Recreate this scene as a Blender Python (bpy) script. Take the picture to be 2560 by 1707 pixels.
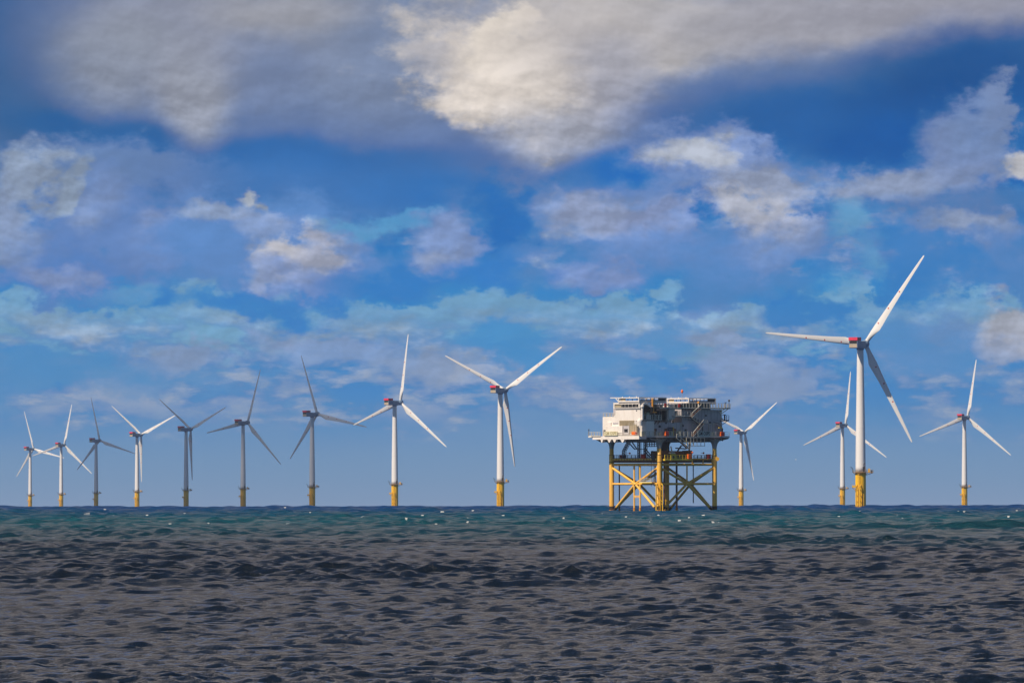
import bpy, bmesh, math, random
import numpy as np
from mathutils import Vector, Matrix
R_ = math.radians
random.seed(7)
scene = bpy.context.scene
for o in list(bpy.data.objects): bpy.data.objects.remove(o)

# ------------------------------------------------------------------ camera
F = 20000.0            # focal length in photo pixels (2560 wide)
EYE = 4.0              # eye height above the sea
ER = 7.3e6             # earth radius with refraction
def drop(x, y): return -(x*x + y*y)/(2*ER)
cam = bpy.data.objects.new('camera', bpy.data.cameras.new('camera'))
scene.collection.objects.link(cam)
cam.data.sensor_width = 36
cam.data.lens = 36*F/2560
cam.data.clip_start = 1; cam.data.clip_end = 90000
cam.matrix_world = (Matrix.Translation((0, 0, EYE)) @ Matrix.Rotation(R_(90) + math.atan(392.5/F), 4, 'X')
                    @ Matrix.Rotation(R_(-0.09), 4, 'Z'))
scene.camera = cam
scene.view_settings.view_transform = 'Standard'
scene.view_settings.look = 'None'
scene.view_settings.exposure = 0
scene.view_settings.gamma = 1

# ------------------------------------------------------------------ sun
SUN_AZ, SUN_EL = 48.0, 46.0     # degrees left of straight behind the camera; elevation
S = Vector((-math.sin(R_(SUN_AZ))*math.cos(R_(SUN_EL)), -math.cos(R_(SUN_AZ))*math.cos(R_(SUN_EL)), math.sin(R_(SUN_EL))))
sl = bpy.data.lights.new('sun', 'SUN'); sl.energy = 5.0; sl.angle = R_(0.5); sl.color = (1, .87, .71)
so = bpy.data.objects.new('sun', sl); scene.collection.objects.link(so)
so.rotation_euler = S.to_track_quat('Z', 'Y').to_euler()

# ------------------------------------------------------------------ world / sky
def lin(c):
    return tuple((v/255/12.92 if v/255 <= .04045 else ((v/255+.055)/1.055)**2.4) for v in c) + (1,)
world = bpy.data.worlds.new('World'); scene.world = world; world.use_nodes = True
wt = world.node_tree; wt.nodes.clear(); WL = wt.links
def N(t, **kw):
    n = wt.nodes.new(t)
    for a, b in kw.items(): setattr(n, a, b)
    return n
def val(sock, x):
    if isinstance(x, bpy.types.NodeSocket): WL.new(x, sock)
    else: sock.default_value = x
def M(op, a, b=0.0, c=0.0, clamp=False):
    n = N('ShaderNodeMath', operation=op, use_clamp=clamp)
    val(n.inputs[0], a); val(n.inputs[1], b); val(n.inputs[2], c)
    return n.outputs[0]
def V(op, a, b=(0, 0, 0), scale=None):
    n = N('ShaderNodeVectorMath', operation=op)
    val(n.inputs[0], a); val(n.inputs[1], b)
    if scale is not None: val(n.inputs[3], scale)
    return n.outputs[1] if op == 'LENGTH' else n.outputs[0]
def MR(v, a, b, c=0.0, d=1.0, smooth=True):
    n = N('ShaderNodeMapRange', interpolation_type='SMOOTHSTEP' if smooth else 'LINEAR')
    val(n.inputs[0], v); val(n.inputs[1], a); val(n.inputs[2], b); val(n.inputs[3], c); val(n.inputs[4], d)
    return n.outputs[0]
def MIX(f, a, b, blend='MIX'):
    n = N('ShaderNodeMix', data_type='RGBA', blend_type=blend)
    val(n.inputs[0], f); val(n.inputs[6], a); val(n.inputs[7], b)
    return n.outputs[2]
def NOISE(vec, scale, detail, rough, dist=0.0, w=None):
    n = N('ShaderNodeTexNoise', noise_dimensions='3D')
    WL.new(vec, n.inputs['Vector']); n.inputs['Scale'].default_value = scale
    n.inputs['Detail'].default_value = detail; n.inputs['Roughness'].default_value = rough
    n.inputs['Distortion'].default_value = dist
    return n
tc = N('ShaderNodeTexCoord'); sp = N('ShaderNodeSeparateXYZ'); WL.new(tc.outputs['Generated'], sp.inputs[0])
az = M('ARCTAN2', sp.outputs[0], sp.outputs[1])
el = M('ARCSINE', sp.outputs[2])
KF = 18.375                                  # sky chart: one unit is 3.12 degrees
cx_ = M('MULTIPLY_ADD', az, KF, 1.176); cy_ = M('MULTIPLY_ADD', el, -KF, 1.1448)
cb = N('ShaderNodeCombineXYZ'); WL.new(cx_, cb.inputs[0]); WL.new(cy_, cb.inputs[1]); P = cb.outputs[0]
PN = V('MULTIPLY', P, (1, 1.5, 1))
n1 = NOISE(PN, 2.8, 9, .60); n2 = NOISE(V('ADD', PN, (5.3, 2.1, 3)), 10, 7, .62)
n3 = NOISE(V('ADD', PN, (1.3, 7.1, 5)), 5.0, 10, .62)
w1 = V('SCALE', V('SUBTRACT', n1.outputs['Color'], (.5, .5, .5)), scale=.20)
w2 = V('SCALE', V('SUBTRACT', n2.outputs['Color'], (.5, .5, .5)), scale=.11)
PW = V('ADD', V('ADD', P, w1), w2)           # billowing, for crisp cloud edges
PS = V('ADD', P, V('SCALE', w1, scale=.75))     # gentler, for soft veils
fb = n3.outputs[0]
# clear air by elevation
ramp = N('ShaderNodeValToRGB'); cr = ramp.color_ramp
stops = [(-.10, (52, 96, 158)), (.12, (38, 96, 160)), (.26, (34, 98, 164)), (.36, (26, 100, 168)), (.44, (30, 112, 182)), (.50, (100, 152, 196)),
         (.60, (116, 160, 196)), (.68, (120, 164, 195)), (.78, (122, 166, 195)), (.86, (102, 152, 193)), (.94, (105, 150, 190)), (1.02, (114, 153, 190)),
         (1.10, (126, 156, 188)), (1.16, (137, 159, 188))]
cr.elements.remove(cr.elements[1])
for i, (y, c) in enumerate(stops):
    p = (y+.1)/1.27
    e = cr.elements[0] if i == 0 else cr.elements.new(p)
    e.position = p; e.color = lin(c)
WL.new(MR(cy_, -.1, 1.17, smooth=False), ramp.inputs[0])
col = ramp.outputs[0]
# cloud masses: (x, y, rx, ry, rotation, colour, opacity, softness, crisp)
B = [
 # high veils and shaded bases
 (.70,.20,.85,.30,0,(106,126,163),.95,.6,0), (.05,.17,.16,.25,0,(70,104,150),.85,.6,0), (1.0,.33,.5,.10,0,(98,124,170),.8,.8,0),
 (.85,.12,.33,.20,0,(136,146,168),.8,.8,0), (.25,.30,.26,.06,8,(42,98,160),.8,.8,0), (.66,.36,.42,.05,2,(46,102,168),.85,.9,0),
 (1.60,.19,.45,.13,-8,(112,130,166),.8,.9,0), (2.05,.15,.5,.07,-5,(108,128,162),.7,.9,0),
 (.40,.06,.34,.18,0,(158,158,168),.8,.9,0), (.66,.02,.20,.07,0,(163,161,166),.8,.9,0), (.62,.16,.10,.10,0,(122,136,166),.8,1,0), (.26,.13,.15,.13,0,(150,154,166),.7,.8,0),
 (.44,.22,.09,.12,-12,(157,159,170),.9,.8,0),
 # the large bright bank
 (1.20,.09,.30,.16,0,(186,180,179),.95,.6,1), (1.50,.05,.34,.12,0,(186,180,179),.95,.6,0), (1.90,.045,.42,.09,-2,(166,163,170),.95,.7,0),
 (2.25,.01,.32,.07,-4,(160,158,168),.9,.7,0), (1.08,.05,.12,.09,0,(150,154,170),.7,.8,0), (1.13,.15,.17,.13,10,(206,196,190),.95,.6,1), (1.26,.20,.20,.13,0,(196,188,186),.9,1.0,0),
 (1.15,.12,.09,.09,0,(228,216,204),.9,.5,1), (1.18,.19,.15,.12,0,(220,208,198),.85,.6,1), (1.26,.30,.15,.07,0,(172,172,182),.8,1.0,0), (1.34,.10,.18,.12,0,(192,184,182),.8,1.0,0),
 (1.42,.17,.12,.10,40,(164,163,174),.7,.8,0), (.98,.15,.07,.03,10,(172,170,178),.6,.9,1),
 # deep blue gaps
 (1.85,.27,.38,.09,0,(46,98,162),.85,.8,0), (2.2,.17,.26,.12,-10,(34,86,148),.9,.8,0), (2.02,.34,.24,.07,0,(22,92,162),.85,.9,0),
 (1.45,.39,.16,.06,0,(30,108,184),.9,.8,0), (1.17,.49,.10,.09,0,(24,108,182),.85,.7,1), (.95,.43,.16,.045,0,(34,112,186),.7,.9,0),
 # mid clouds
 (1.66,.38,.24,.085,14,(134,152,190),.95,.6,1), (1.58,.36,.10,.04,10,(178,180,188),.9,.7,1), (1.76,.44,.14,.045,14,(158,166,188),.9,.6,1),

 (1.37,.49,.13,.055,10,(152,162,190),.95,.6,1), (1.50,.53,.11,.07,0,(144,157,192),.9,.6,1), (1.72,.51,.12,.055,15,(180,180,190),.95,.5,1),
 (1.78,.56,.12,.05,5,(154,163,190),.8,.8,1), (1.58,.59,.30,.06,0,(104,142,194),.8,.9,1), (1.50,.45,.12,.03,0,(120,146,190),.7,.9,1), (1.22,.56,.06,.03,0,(110,144,194),.6,.9,1), (1.37,.64,.12,.04,8,(134,152,194),.85,.8,1),

 (2.08,.44,.22,.055,-6,(148,158,182),.95,.6,1), (2.22,.38,.12,.12,0,(130,146,180),.9,.7,1), (2.30,.26,.05,.07,0,(128,144,176),.9,.6,1), (2.25,.31,.08,.06,0,(122,142,178),.8,.6,1),
 (2.22,.48,.22,.04,0,(86,124,174),.75,.8,0), (2.35,.40,.06,.05,0,(192,188,188),.9,.5,1), (2.24,.55,.14,.055,6,(148,160,186),.95,.6,1), (2.30,.62,.14,.08,0,(92,134,188),.8,.8,1),
 (2.10,.62,.16,.09,0,(66,126,190),.85,.7,1), (1.96,.53,.05,.045,20,(112,162,196),.8,.9,1), (2.01,.60,.035,.05,30,(110,160,196),.7,.9,1), (1.92,.66,.10,.03,-20,(112,162,196),.7,.8,1), (1.83,.71,.12,.05,-5,(60,126,192),.9,.5,1),

 # left clouds
 (.34,.39,.30,.06,8,(112,138,178),.9,.7,1), (.72,.42,.34,.08,2,(74,120,182),.85,.9,0), (.25,.55,.27,.13,0,(108,138,186),.95,.6,1), (.20,.50,.05,.05,0,(138,154,186),.8,.9,1), (.36,.52,.05,.04,0,(136,152,188),.8,.9,1), (.40,.60,.07,.03,0,(132,150,188),.7,.9,1), (.13,.64,.18,.06,0,(98,134,190),.9,.7,1),
 (.06,.42,.07,.11,30,(150,162,182),.95,.7,1), (.0,.50,.06,.10,10,(142,156,184),.9,.8,1), (.145,.44,.022,.075,32,(150,163,182),.9,.6,1), (.24,.45,.06,.06,0,(130,150,188),.8,.9,0),
 (.04,.57,.06,.06,0,(134,152,186),.7,.9,1), (.13,.655,.10,.03,8,(138,153,188),.8,.8,1), (.33,.57,.05,.05,0,(120,146,190),.6,.9,1),
 (.60,.58,.27,.14,0,(104,142,194),.95,.55,1), (.50,.50,.11,.028,4,(150,163,188),.85,.7,1), (.58,.47,.035,.028,0,(172,176,184),.9,.6,1), (.60,.53,.08,.03,8,(146,160,190),.7,.8,1),
 (.66,.61,.07,.06,0,(190,186,190),.95,.5,1), (.73,.60,.07,.06,0,(172,174,190),.95,.6,1), (.60,.66,.04,.05,20,(158,166,190),.8,.6,1), (.70,.66,.12,.05,0,(128,150,194),.8,.8,1),
 (.88,.64,.14,.05,-6,(52,122,192),.7,.7,1), (.80,.56,.05,.03,0,(118,146,190),.7,.9,1), (.84,.60,.05,.03,0,(108,142,192),.7,.9,1), (.56,.705,.26,.03,0,(58,126,194),.85,.7,1), (.82,.53,.10,.022,-4,(104,158,196),.75,.8,1), (.92,.50,.09,.016,-22,(100,156,198),.75,.8,1),
 (1.02,.54,.09,.06,0,(134,154,194),.95,.7,1), (1.01,.585,.08,.04,0,(152,163,190),.9,.8,1), (1.12,.62,.12,.06,0,(58,124,196),.7,.8,1), (.30,.69,.07,.02,-10,(114,162,196),.6,.9,1),

 # low clouds over the horizon
 (.12,.83,.26,.055,-4,(88,142,193),.9,.5,1), (.30,.87,.2,.04,0,(100,148,193),.7,.7,1), (.44,.83,.09,.035,0,(138,158,190),.85,.6,1), (.72,.79,.12,.020,10,(142,160,192),.85,.6,1),
 (.80,.825,.16,.04,10,(132,157,194),.9,.6,1), (.87,.86,.08,.03,0,(138,159,192),.8,.7,1), (.99,.86,.05,.045,0,(142,161,192),.85,.6,1),
 (1.18,.79,.13,.045,0,(78,142,198),.85,.5,1), (1.40,.83,.12,.05,0,(98,148,196),.8,.7,1),
 (1.50,.78,.10,.04,0,(92,146,196),.85,.5,1), (1.66,.78,.10,.02,6,(146,163,192),.85,.6,1), (1.74,.84,.15,.05,6,(138,159,192),.9,.6,1),
 (2.12,.80,.24,.07,0,(92,142,194),.9,.5,1), (2.20,.76,.09,.03,-10,(110,148,192),.8,.7,1), (2.31,.75,.07,.055,0,(180,180,190),.9,.6,1), (2.28,.80,.05,.03,0,(152,164,190),.8,.7,1),

]
nb = M('ADD', M('MULTIPLY_ADD', fb, 2.2, -1.1), M('MULTIPLY_ADD', n2.outputs[0], 1.5, -.75))
# broken banks that fill the middle and lower sky
def bank(off, sc, y0, y1, c0, c1, lo, hi, op, stretch):
    global col
    q = V('MULTIPLY', V('ADD', P, off), (1, stretch, 1))
    n = NOISE(q, sc, 10, .6).outputs[0]
    h = M('MULTIPLY', MR(cy_, y0-.08, y0+.06), MR(cy_, y1+.05, y1-.05))
    k = M('MULTIPLY', MR(n, lo, hi, 0, op), h)
    col = MIX(k, col, MIX(MR(n, lo+.02, hi+.14), lin(c0), lin(c1)))
sw = N('ShaderNodeSeparateXYZ'); WL.new(PW, sw.inputs[0])
edge = M('MULTIPLY_ADD', M('SUBTRACT', n3.outputs[0], .5), .34, sw.outputs[1])
deckc = MIX(MR(cy_, .42, .68), lin((16, 98, 174)), lin((62, 134, 196)))
deckc = MIX(MR(n1.outputs[0], .42, .62), deckc, lin((88, 134, 188)))
kd = M('MULTIPLY', MR(edge, .715, .685), MR(cy_, .30, .44))
col = MIX(kd, col, deckc)
edge2 = M('MULTIPLY_ADD', M('SUBTRACT', NOISE(V('MULTIPLY', V('ADD', P, (2.2, 6.3, 0)), (1, 1.5, 1)), 4.2, 10, .6).outputs[0], .5), .42, cy_)
kd2 = M('MULTIPLY', MR(edge2, .80, .825), MR(cy_, 1.06, .88))
col = MIX(kd2, col, MIX(MR(n1.outputs[0], .42, .6), lin((70, 134, 196)), lin((104, 148, 194))))
bank((3.1, 1.7, 0), 2.6, .30, .62, (60, 122, 186), (140, 157, 190), .42, .54, .8, 1.8)
bank((8.4, 4.2, 0), 4.6, .40, .66, (84, 136, 192), (176, 180, 192), .50, .59, .8, 2.0)
bank((2.7, 9.1, 0), 4.2, .75, .95, (74, 132, 190), (168, 176, 194), .43, .51, .85, 2.6)
bank((6.2, 3.4, 0), 7.0, .78, 1.0, (108, 148, 192), (174, 180, 194), .50, .57, .75, 3.0)
for (x, y, rx, ry, rot, c, op, soft, crisp) in B:
    src = PW if crisp else PS
    if rot:
        m = N('ShaderNodeMapping', vector_type='TEXTURE'); WL.new(src, m.inputs[0])
        m.inputs[1].default_value = (x, y, 0); m.inputs[2].default_value = (0, 0, R_(rot)); m.inputs[3].default_value = (rx, ry, 1)
        q = m.outputs[0]
    else:
        n = N('ShaderNodeVectorMath', operation='MULTIPLY_ADD'); WL.new(src, n.inputs[0])
        n.inputs[1].default_value = (1/rx, 1/ry, 0); n.inputs[2].default_value = (-x/rx, -y/ry, 0); q = n.outputs[0]
    d = V('LENGTH', q)
    if crisp: d = M('ADD', d, nb)
    f = MR(d, 1+soft*.45, 1-soft*.85, 0, op)
    col = MIX(f, col, lin(c))
# fine mottling of the cloud tops
tex = M('MULTIPLY_ADD', M('SUBTRACT', NOISE(V('ADD', PN, (9, 4, 1)), 9, 9, .62).outputs[0], .5), .18, 1.0)
fadelow = MR(cy_, 1.0, .75)
tex = M('MULTIPLY_ADD', M('SUBTRACT', tex, 1), fadelow, 1)
# billows: each puff is brighter on its upper side than below
def relief(sc, dy, k, off):
    q = V('ADD', PN, off)
    a = NOISE(q, sc, 6, .52).outputs[0]; b = NOISE(V('ADD', q, (-dy*.5, -dy, 0)), sc, 6, .52).outputs[0]
    return M('MULTIPLY', M('SUBTRACT', a, b), k)
rl = M('ADD', relief(5, .03, 1.5, (4, 1, 2)), relief(13, .012, .8, (1, 8, 6)))
rl = M('MINIMUM', M('MAXIMUM', rl, -.16), .22)
sc_ = N('ShaderNodeSeparateColor'); WL.new(col, sc_.inputs[0])
wgt = M('MULTIPLY', MR(sc_.outputs[0], .07, .30), M('MULTIPLY', MR(cy_, .06, .34, .45, 1.15), MR(cy_, .98, .72)))
tex = M('MULTIPLY_ADD', rl, wgt, tex)
cm = N('ShaderNodeVectorMath', operation='SCALE'); WL.new(col, cm.inputs[0]); WL.new(tex, cm.inputs[3]); col = cm.outputs[0]
# the rest of the sky: daylight with broken grey cloud
sky = N('ShaderNodeTexSky', sky_type='NISHITA'); sky.sun_disc = False
sky.sun_elevation = R_(SUN_EL); sky.sun_rotation = math.atan2(S.x, S.y); sky.altitude = 5; sky.dust_density = .5
sk = N('ShaderNodeVectorMath', operation='SCALE'); WL.new(sky.outputs[0], sk.inputs[0]); sk.inputs[3].default_value = 1
skt = N('ShaderNodeVectorMath', operation='MULTIPLY'); WL.new(sk.outputs[0], skt.inputs[0]); skt.inputs[1].default_value = (.036, .043, .056)
gv = V('MULTIPLY', tc.outputs['Generated'], (2.2, 2.2, 6))
gn = NOISE(gv, 1.3, 7, .55, .3)
cl_col = MIX(MR(gn.outputs[0], .5, .75), lin((174, 167, 167)), lin((246, 226, 210)))
front = MR(az, -1.1, -.5); front = M('MULTIPLY', front, MR(az, 1.1, .5))
lowc = M('MULTIPLY', front, MR(el, R_(30), R_(10)))
cov = MR(gn.outputs[0], M('MULTIPLY_ADD', lowc, -.42, .66), M('MULTIPLY_ADD', lowc, -.42, .86))
high = MIX(cov, skt.outputs[0], cl_col)
wmix = M('MULTIPLY', MR(el, R_(7.5), R_(3.9)), M('MULTIPLY', MR(az, -.9, -.35), MR(az, .9, .35)))
chart = col
gm = N('ShaderNodeGamma'); WL.new(chart, gm.inputs[0]); gm.inputs[1].default_value = 1.18
gs = N('ShaderNodeVectorMath', operation='MULTIPLY'); WL.new(gm.outputs[0], gs.inputs[0]); gs.inputs[1].default_value = (1.10, 1.165, 1.18)
sv = N('ShaderNodeSeparateColor'); WL.new(gs.outputs[0], sv.inputs[0])
rt = M('DIVIDE', sv.outputs[0], M('MAXIMUM', sv.outputs[2], .001))
cv = N('ShaderNodeCombineColor'); WL.new(M('MULTIPLY', sv.outputs[0], MR(rt, .02, .24, .62, 1)), cv.inputs[0])
WL.new(M('MULTIPLY', sv.outputs[1], MR(rt, .02, .24, 1.08, .985)), cv.inputs[1]); WL.new(sv.outputs[2], cv.inputs[2])
col = MIX(wmix, high, cv.outputs[0])
bg = N('ShaderNodeBackground'); WL.new(col, bg.inputs[0]); bg.inputs[1].default_value = 1.0
wo = N('ShaderNodeOutputWorld'); WL.new(bg.outputs[0], wo.inputs[0])

# ------------------------------------------------------------------ helpers
def put(o, parent=None):
    scene.collection.objects.link(o)
    if parent: o.parent = parent
    return o
def new_mesh_obj(name, bm, mat, parent=None, smooth=False):
    me = bpy.data.meshes.new(name); bm.normal_update(); bm.to_mesh(me); bm.free()
    me.materials.append(mat)
    if smooth:
        me.polygons.foreach_set('use_smooth', [True]*len(me.polygons))
    return put(bpy.data.objects.new(name, me), parent)
def box(bm, x0, x1, y0, y1, z0, z1):
    v = [bm.verts.new((x, y, z)) for z in (z0, z1) for y in (y0, y1) for x in (x0, x1)]
    for f in ((0,2,3,1), (4,5,7,6), (0,1,5,4), (2,6,7,3), (0,4,6,2), (1,3,7,5)): bm.faces.new([v[i] for i in f])
def beam(bm, a, b, w, h=None):
    a = Vector(a); b = Vector(b); h = h or w
    d = (b-a); L = d.length
    if L < 1e-6: return
    q = d.to_track_quat('Z', 'Y').to_matrix().to_4x4(); mt = Matrix.Translation(a) @ q
    v = [bm.verts.new(mt @ Vector((sx*w/2, sy*h/2, z))) for z in (0, L) for sx, sy in ((-1,-1), (1,-1), (1,1), (-1,1))]
    for f in ((3,2,1,0), (4,5,6,7), (0,1,5,4), (1,2,6,5), (2,3,7,6), (3,0,4,7)): bm.faces.new([v[i] for i in f])
def tube(bm, a, b, r0, r1=None, n=16, cap=True):
    a = Vector(a); b = Vector(b); r1 = r0 if r1 is None else r1
    q = (b-a).to_track_quat('Z', 'Y').to_matrix()
    rings = []
    for p, r in ((a, r0), (b, r1)):
        rings.append([bm.verts.new(p + q @ Vector((r*math.cos(2*math.pi*i/n), r*math.sin(2*math.pi*i/n), 0))) for i in range(n)])
    for i in range(n): bm.faces.new([rings[0][i], rings[0][(i+1) % n], rings[1][(i+1) % n], rings[1][i]])
    if cap: bm.faces.new(rings[0][::-1]); bm.faces.new(rings[1])
def lathe(bm, prof, n=32, cx=0, cy=0):
    rings = [[bm.verts.new((cx+r*math.cos(2*math.pi*i/n), cy+r*math.sin(2*math.pi*i/n), z)) for i in range(n)] for r, z in prof]
    for a, b in zip(rings, rings[1:]):
        for i in range(n): bm.faces.new([a[i], a[(i+1) % n], b[(i+1) % n], b[i]])
    bm.faces.new(rings[0][::-1]); bm.faces.new(rings[-1])
def prism(bm, pts, vec):
    """solid from a planar outline swept along vec"""
    vec = Vector(vec); a = [bm.verts.new(Vector(p)) for p in pts]; b = [bm.verts.new(Vector(p)+vec) for p in pts]
    n = len(pts); bm.faces.new(a[::-1]); bm.faces.new(b)
    for i in range(n): bm.faces.new([a[i], a[(i+1) % n], b[(i+1) % n], b[i]])
    bmesh.ops.recalc_face_normals(bm, faces=bm.faces)
def bevel(bm, w, seg=2):
    bmesh.ops.bevel(bm, geom=list(bm.edges), offset=w, segments=seg, affect='EDGES', profile=.6)
def ball(bm, c, r, sc=(1, 1, 1), sub=2):
    m = Matrix.Translation(c) @ Matrix.Diagonal((sc[0]*r, sc[1]*r, sc[2]*r, 1))
    bmesh.ops.create_icosphere(bm, subdivisions=sub, radius=1, matrix=m)

def mat(name, base, rough=.5, dirt=None, amt=.0, scale=.6, streak=True, metal=0, spec=.5):
    """painted metal with stains and vertical rust or dirt runs"""
    m = bpy.data.materials.new(name); m.use_nodes = True; t = m.node_tree; b = t.nodes['Principled BSDF']
    b.inputs['Roughness'].default_value = rough; b.inputs['Metallic'].default_value = metal
    b.inputs['Specular IOR Level'].default_value = spec
    b.inputs['Base Color'].default_value = base + (1,)
    if dirt:
        c = t.nodes.new('ShaderNodeTexCoord'); mp = t.nodes.new('ShaderNodeMapping')
        t.links.new(c.outputs['Object'], mp.inputs[0]); mp.inputs[3].default_value = (1, 1, .22 if streak else 1)
        no = t.nodes.new('ShaderNodeTexNoise'); t.links.new(mp.outputs[0], no.inputs['Vector'])
        no.inputs['Scale'].default_value = scale; no.inputs['Detail'].default_value = 7; no.inputs['Roughness'].default_value = .68
        r = t.nodes.new('ShaderNodeMapRange'); t.links.new(no.outputs[0], r.inputs[0])
        r.inputs[1].default_value = .46; r.inputs[2].default_value = .72; r.inputs[4].default_value = amt
        mx = t.nodes.new('ShaderNodeMix'); mx.data_type = 'RGBA'
        t.links.new(r.outputs[0], mx.inputs[0]); mx.inputs[6].default_value = base+(1,); mx.inputs[7].default_value = dirt+(1,)
        t.links.new(mx.outputs[2], b.inputs['Base Color'])
    return m
MW  = mat('tower_white', (.86, .82, .77), .42, (.52, .49, .44), .4, .16)
MNAC= mat('nacelle_grey', (.20, .30, .42), .5, (.15, .2, .27), .35, .5)
MBLK= mat('dark_opening', (.012, .012, .016), .7)
MRED= mat('hoist_red', (.85, .04, .10), .5, (.5, .03, .04), .5, 1.0)
MYEL= mat('foundation_yellow', (1.0, .56, .004), .48, (.45, .18, .02), .38, .5)
MYEL2=mat('landing_yellow', (.86, .50, .03), .5, (.35, .13, .03), .8, 1.2)
MGAL= mat('galvanised_steel', (.30, .29, .28), .5, (.18, .14, .1), .5, 2)
MTW = mat('topside_white', (.86, .79, .72), .5, (.50, .38, .25), .32, .8)
MTG = mat('topside_grey', (.54, .50, .50), .55, (.27, .25, .26), .7, .35)
MRAIL=mat('rail_cream', (.66, .62, .52), .5, (.35, .28, .2), .5, 2)
MJK = mat('jacket_yellow', (.96, .53, .085), .5, (.42, .17, .04), .55, .5)
MJKT= mat('jacket_top_grey', (.33, .35, .35), .55, (.22, .2, .18), .5, .8)
MRUST=mat('rusty_brown', (.20, .075, .025), .75, (.09, .03, .015), .8, 1.2)
MBAND=mat('marine_growth_dark', (.022, .016, .014), .8, (.10, .04, .02), .6, 1.5)
MORU= mat('growth_orange', (.62, .25, .03), .7, (.25, .07, .02), .8, 1.5)
MDB = mat('underdeck_dark_blue', (.03, .05, .10), .6, (.06, .05, .05), .5, .8)
MDK = mat('dark_grey_steel', (.06, .065, .075), .6, (.1, .07, .05), .5, 1.0)
MORG= mat('signal_orange', (.95, .16, .01), .5)
MRD = mat('cabinet_red', (.55, .02, .015), .5, (.35, .02, .01), .5, 2)
MYB = mat('bright_yellow', (.85, .58, .05), .5, (.5, .3, .03), .5, 1.5)
MCRM= mat('sign_cream', (.72, .66, .45), .6)
MLET= mat('sign_letters_dark', (.10, .10, .08), .6)
MLET2= mat('sign_letters_faded', (.40, .33, .16), .6)
MSGN= mat('sign_green_grey', (.50, .56, .52), .6)
MTAN= mat('lit_interior_tan', (.42, .34, .22), .7, (.28, .22, .14), .6, 1.5)
MSTR= mat('stair_rust', (.36, .16, .09), .7, (.2, .09, .06), .6, 1.5)
MWIN= mat('window_dark', (.02, .025, .03), .15)
MOR2= mat('boom_orange', (.75, .33, .04), .5, (.4, .15, .03), .5, 1)

# blade paint with three small red test marks
MBLD = mat('blade_white', (.80, .775, .735), .38, (.60, .57, .52), .25, .2)
t = MBLD.node_tree; b = t.nodes['Principled BSDF']; prev = b.inputs['Base Color'].links[0].from_socket
c = t.nodes.new('ShaderNodeTexCoord')
acc = None
for r in (12.5, 21.5, 31.5):
    s1 = t.nodes.new('ShaderNodeVectorMath'); s1.operation = 'SUBTRACT'; t.links.new(c.outputs['Object'], s1.inputs[0]); s1.inputs[1].default_value = (-.15, 0, r)
    s2 = t.nodes.new('ShaderNodeVectorMath'); s2.operation = 'MULTIPLY'; t.links.new(s1.outputs[0], s2.inputs[0]); s2.inputs[1].default_value = (1, 0, 1)
    s3 = t.nodes.new('ShaderNodeVectorMath'); s3.operation = 'LENGTH'; t.links.new(s2.outputs[0], s3.inputs[0])
    s4 = t.nodes.new('ShaderNodeMath'); s4.operation = 'LESS_THAN'; t.links.new(s3.outputs[1], s4.inputs[0]); s4.inputs[1].default_value = .38
    if acc is None: acc = s4.outputs[0]
    else:
        s5 = t.nodes.new('ShaderNodeMath'); s5.operation = 'ADD'; t.links.new(acc, s5.inputs[0]); t.links.new(s4.outputs[0], s5.inputs[1]); acc = s5.outputs[0]
mx = t.nodes.new('ShaderNodeMix'); mx.data_type = 'RGBA'; t.links.new(acc, mx.inputs[0]); t.links.new(prev, mx.inputs[6]); mx.inputs[7].default_value = (.55, .04, .02, 1)
t.links.new(mx.outputs[2], b.inputs['Base Color'])

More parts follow.
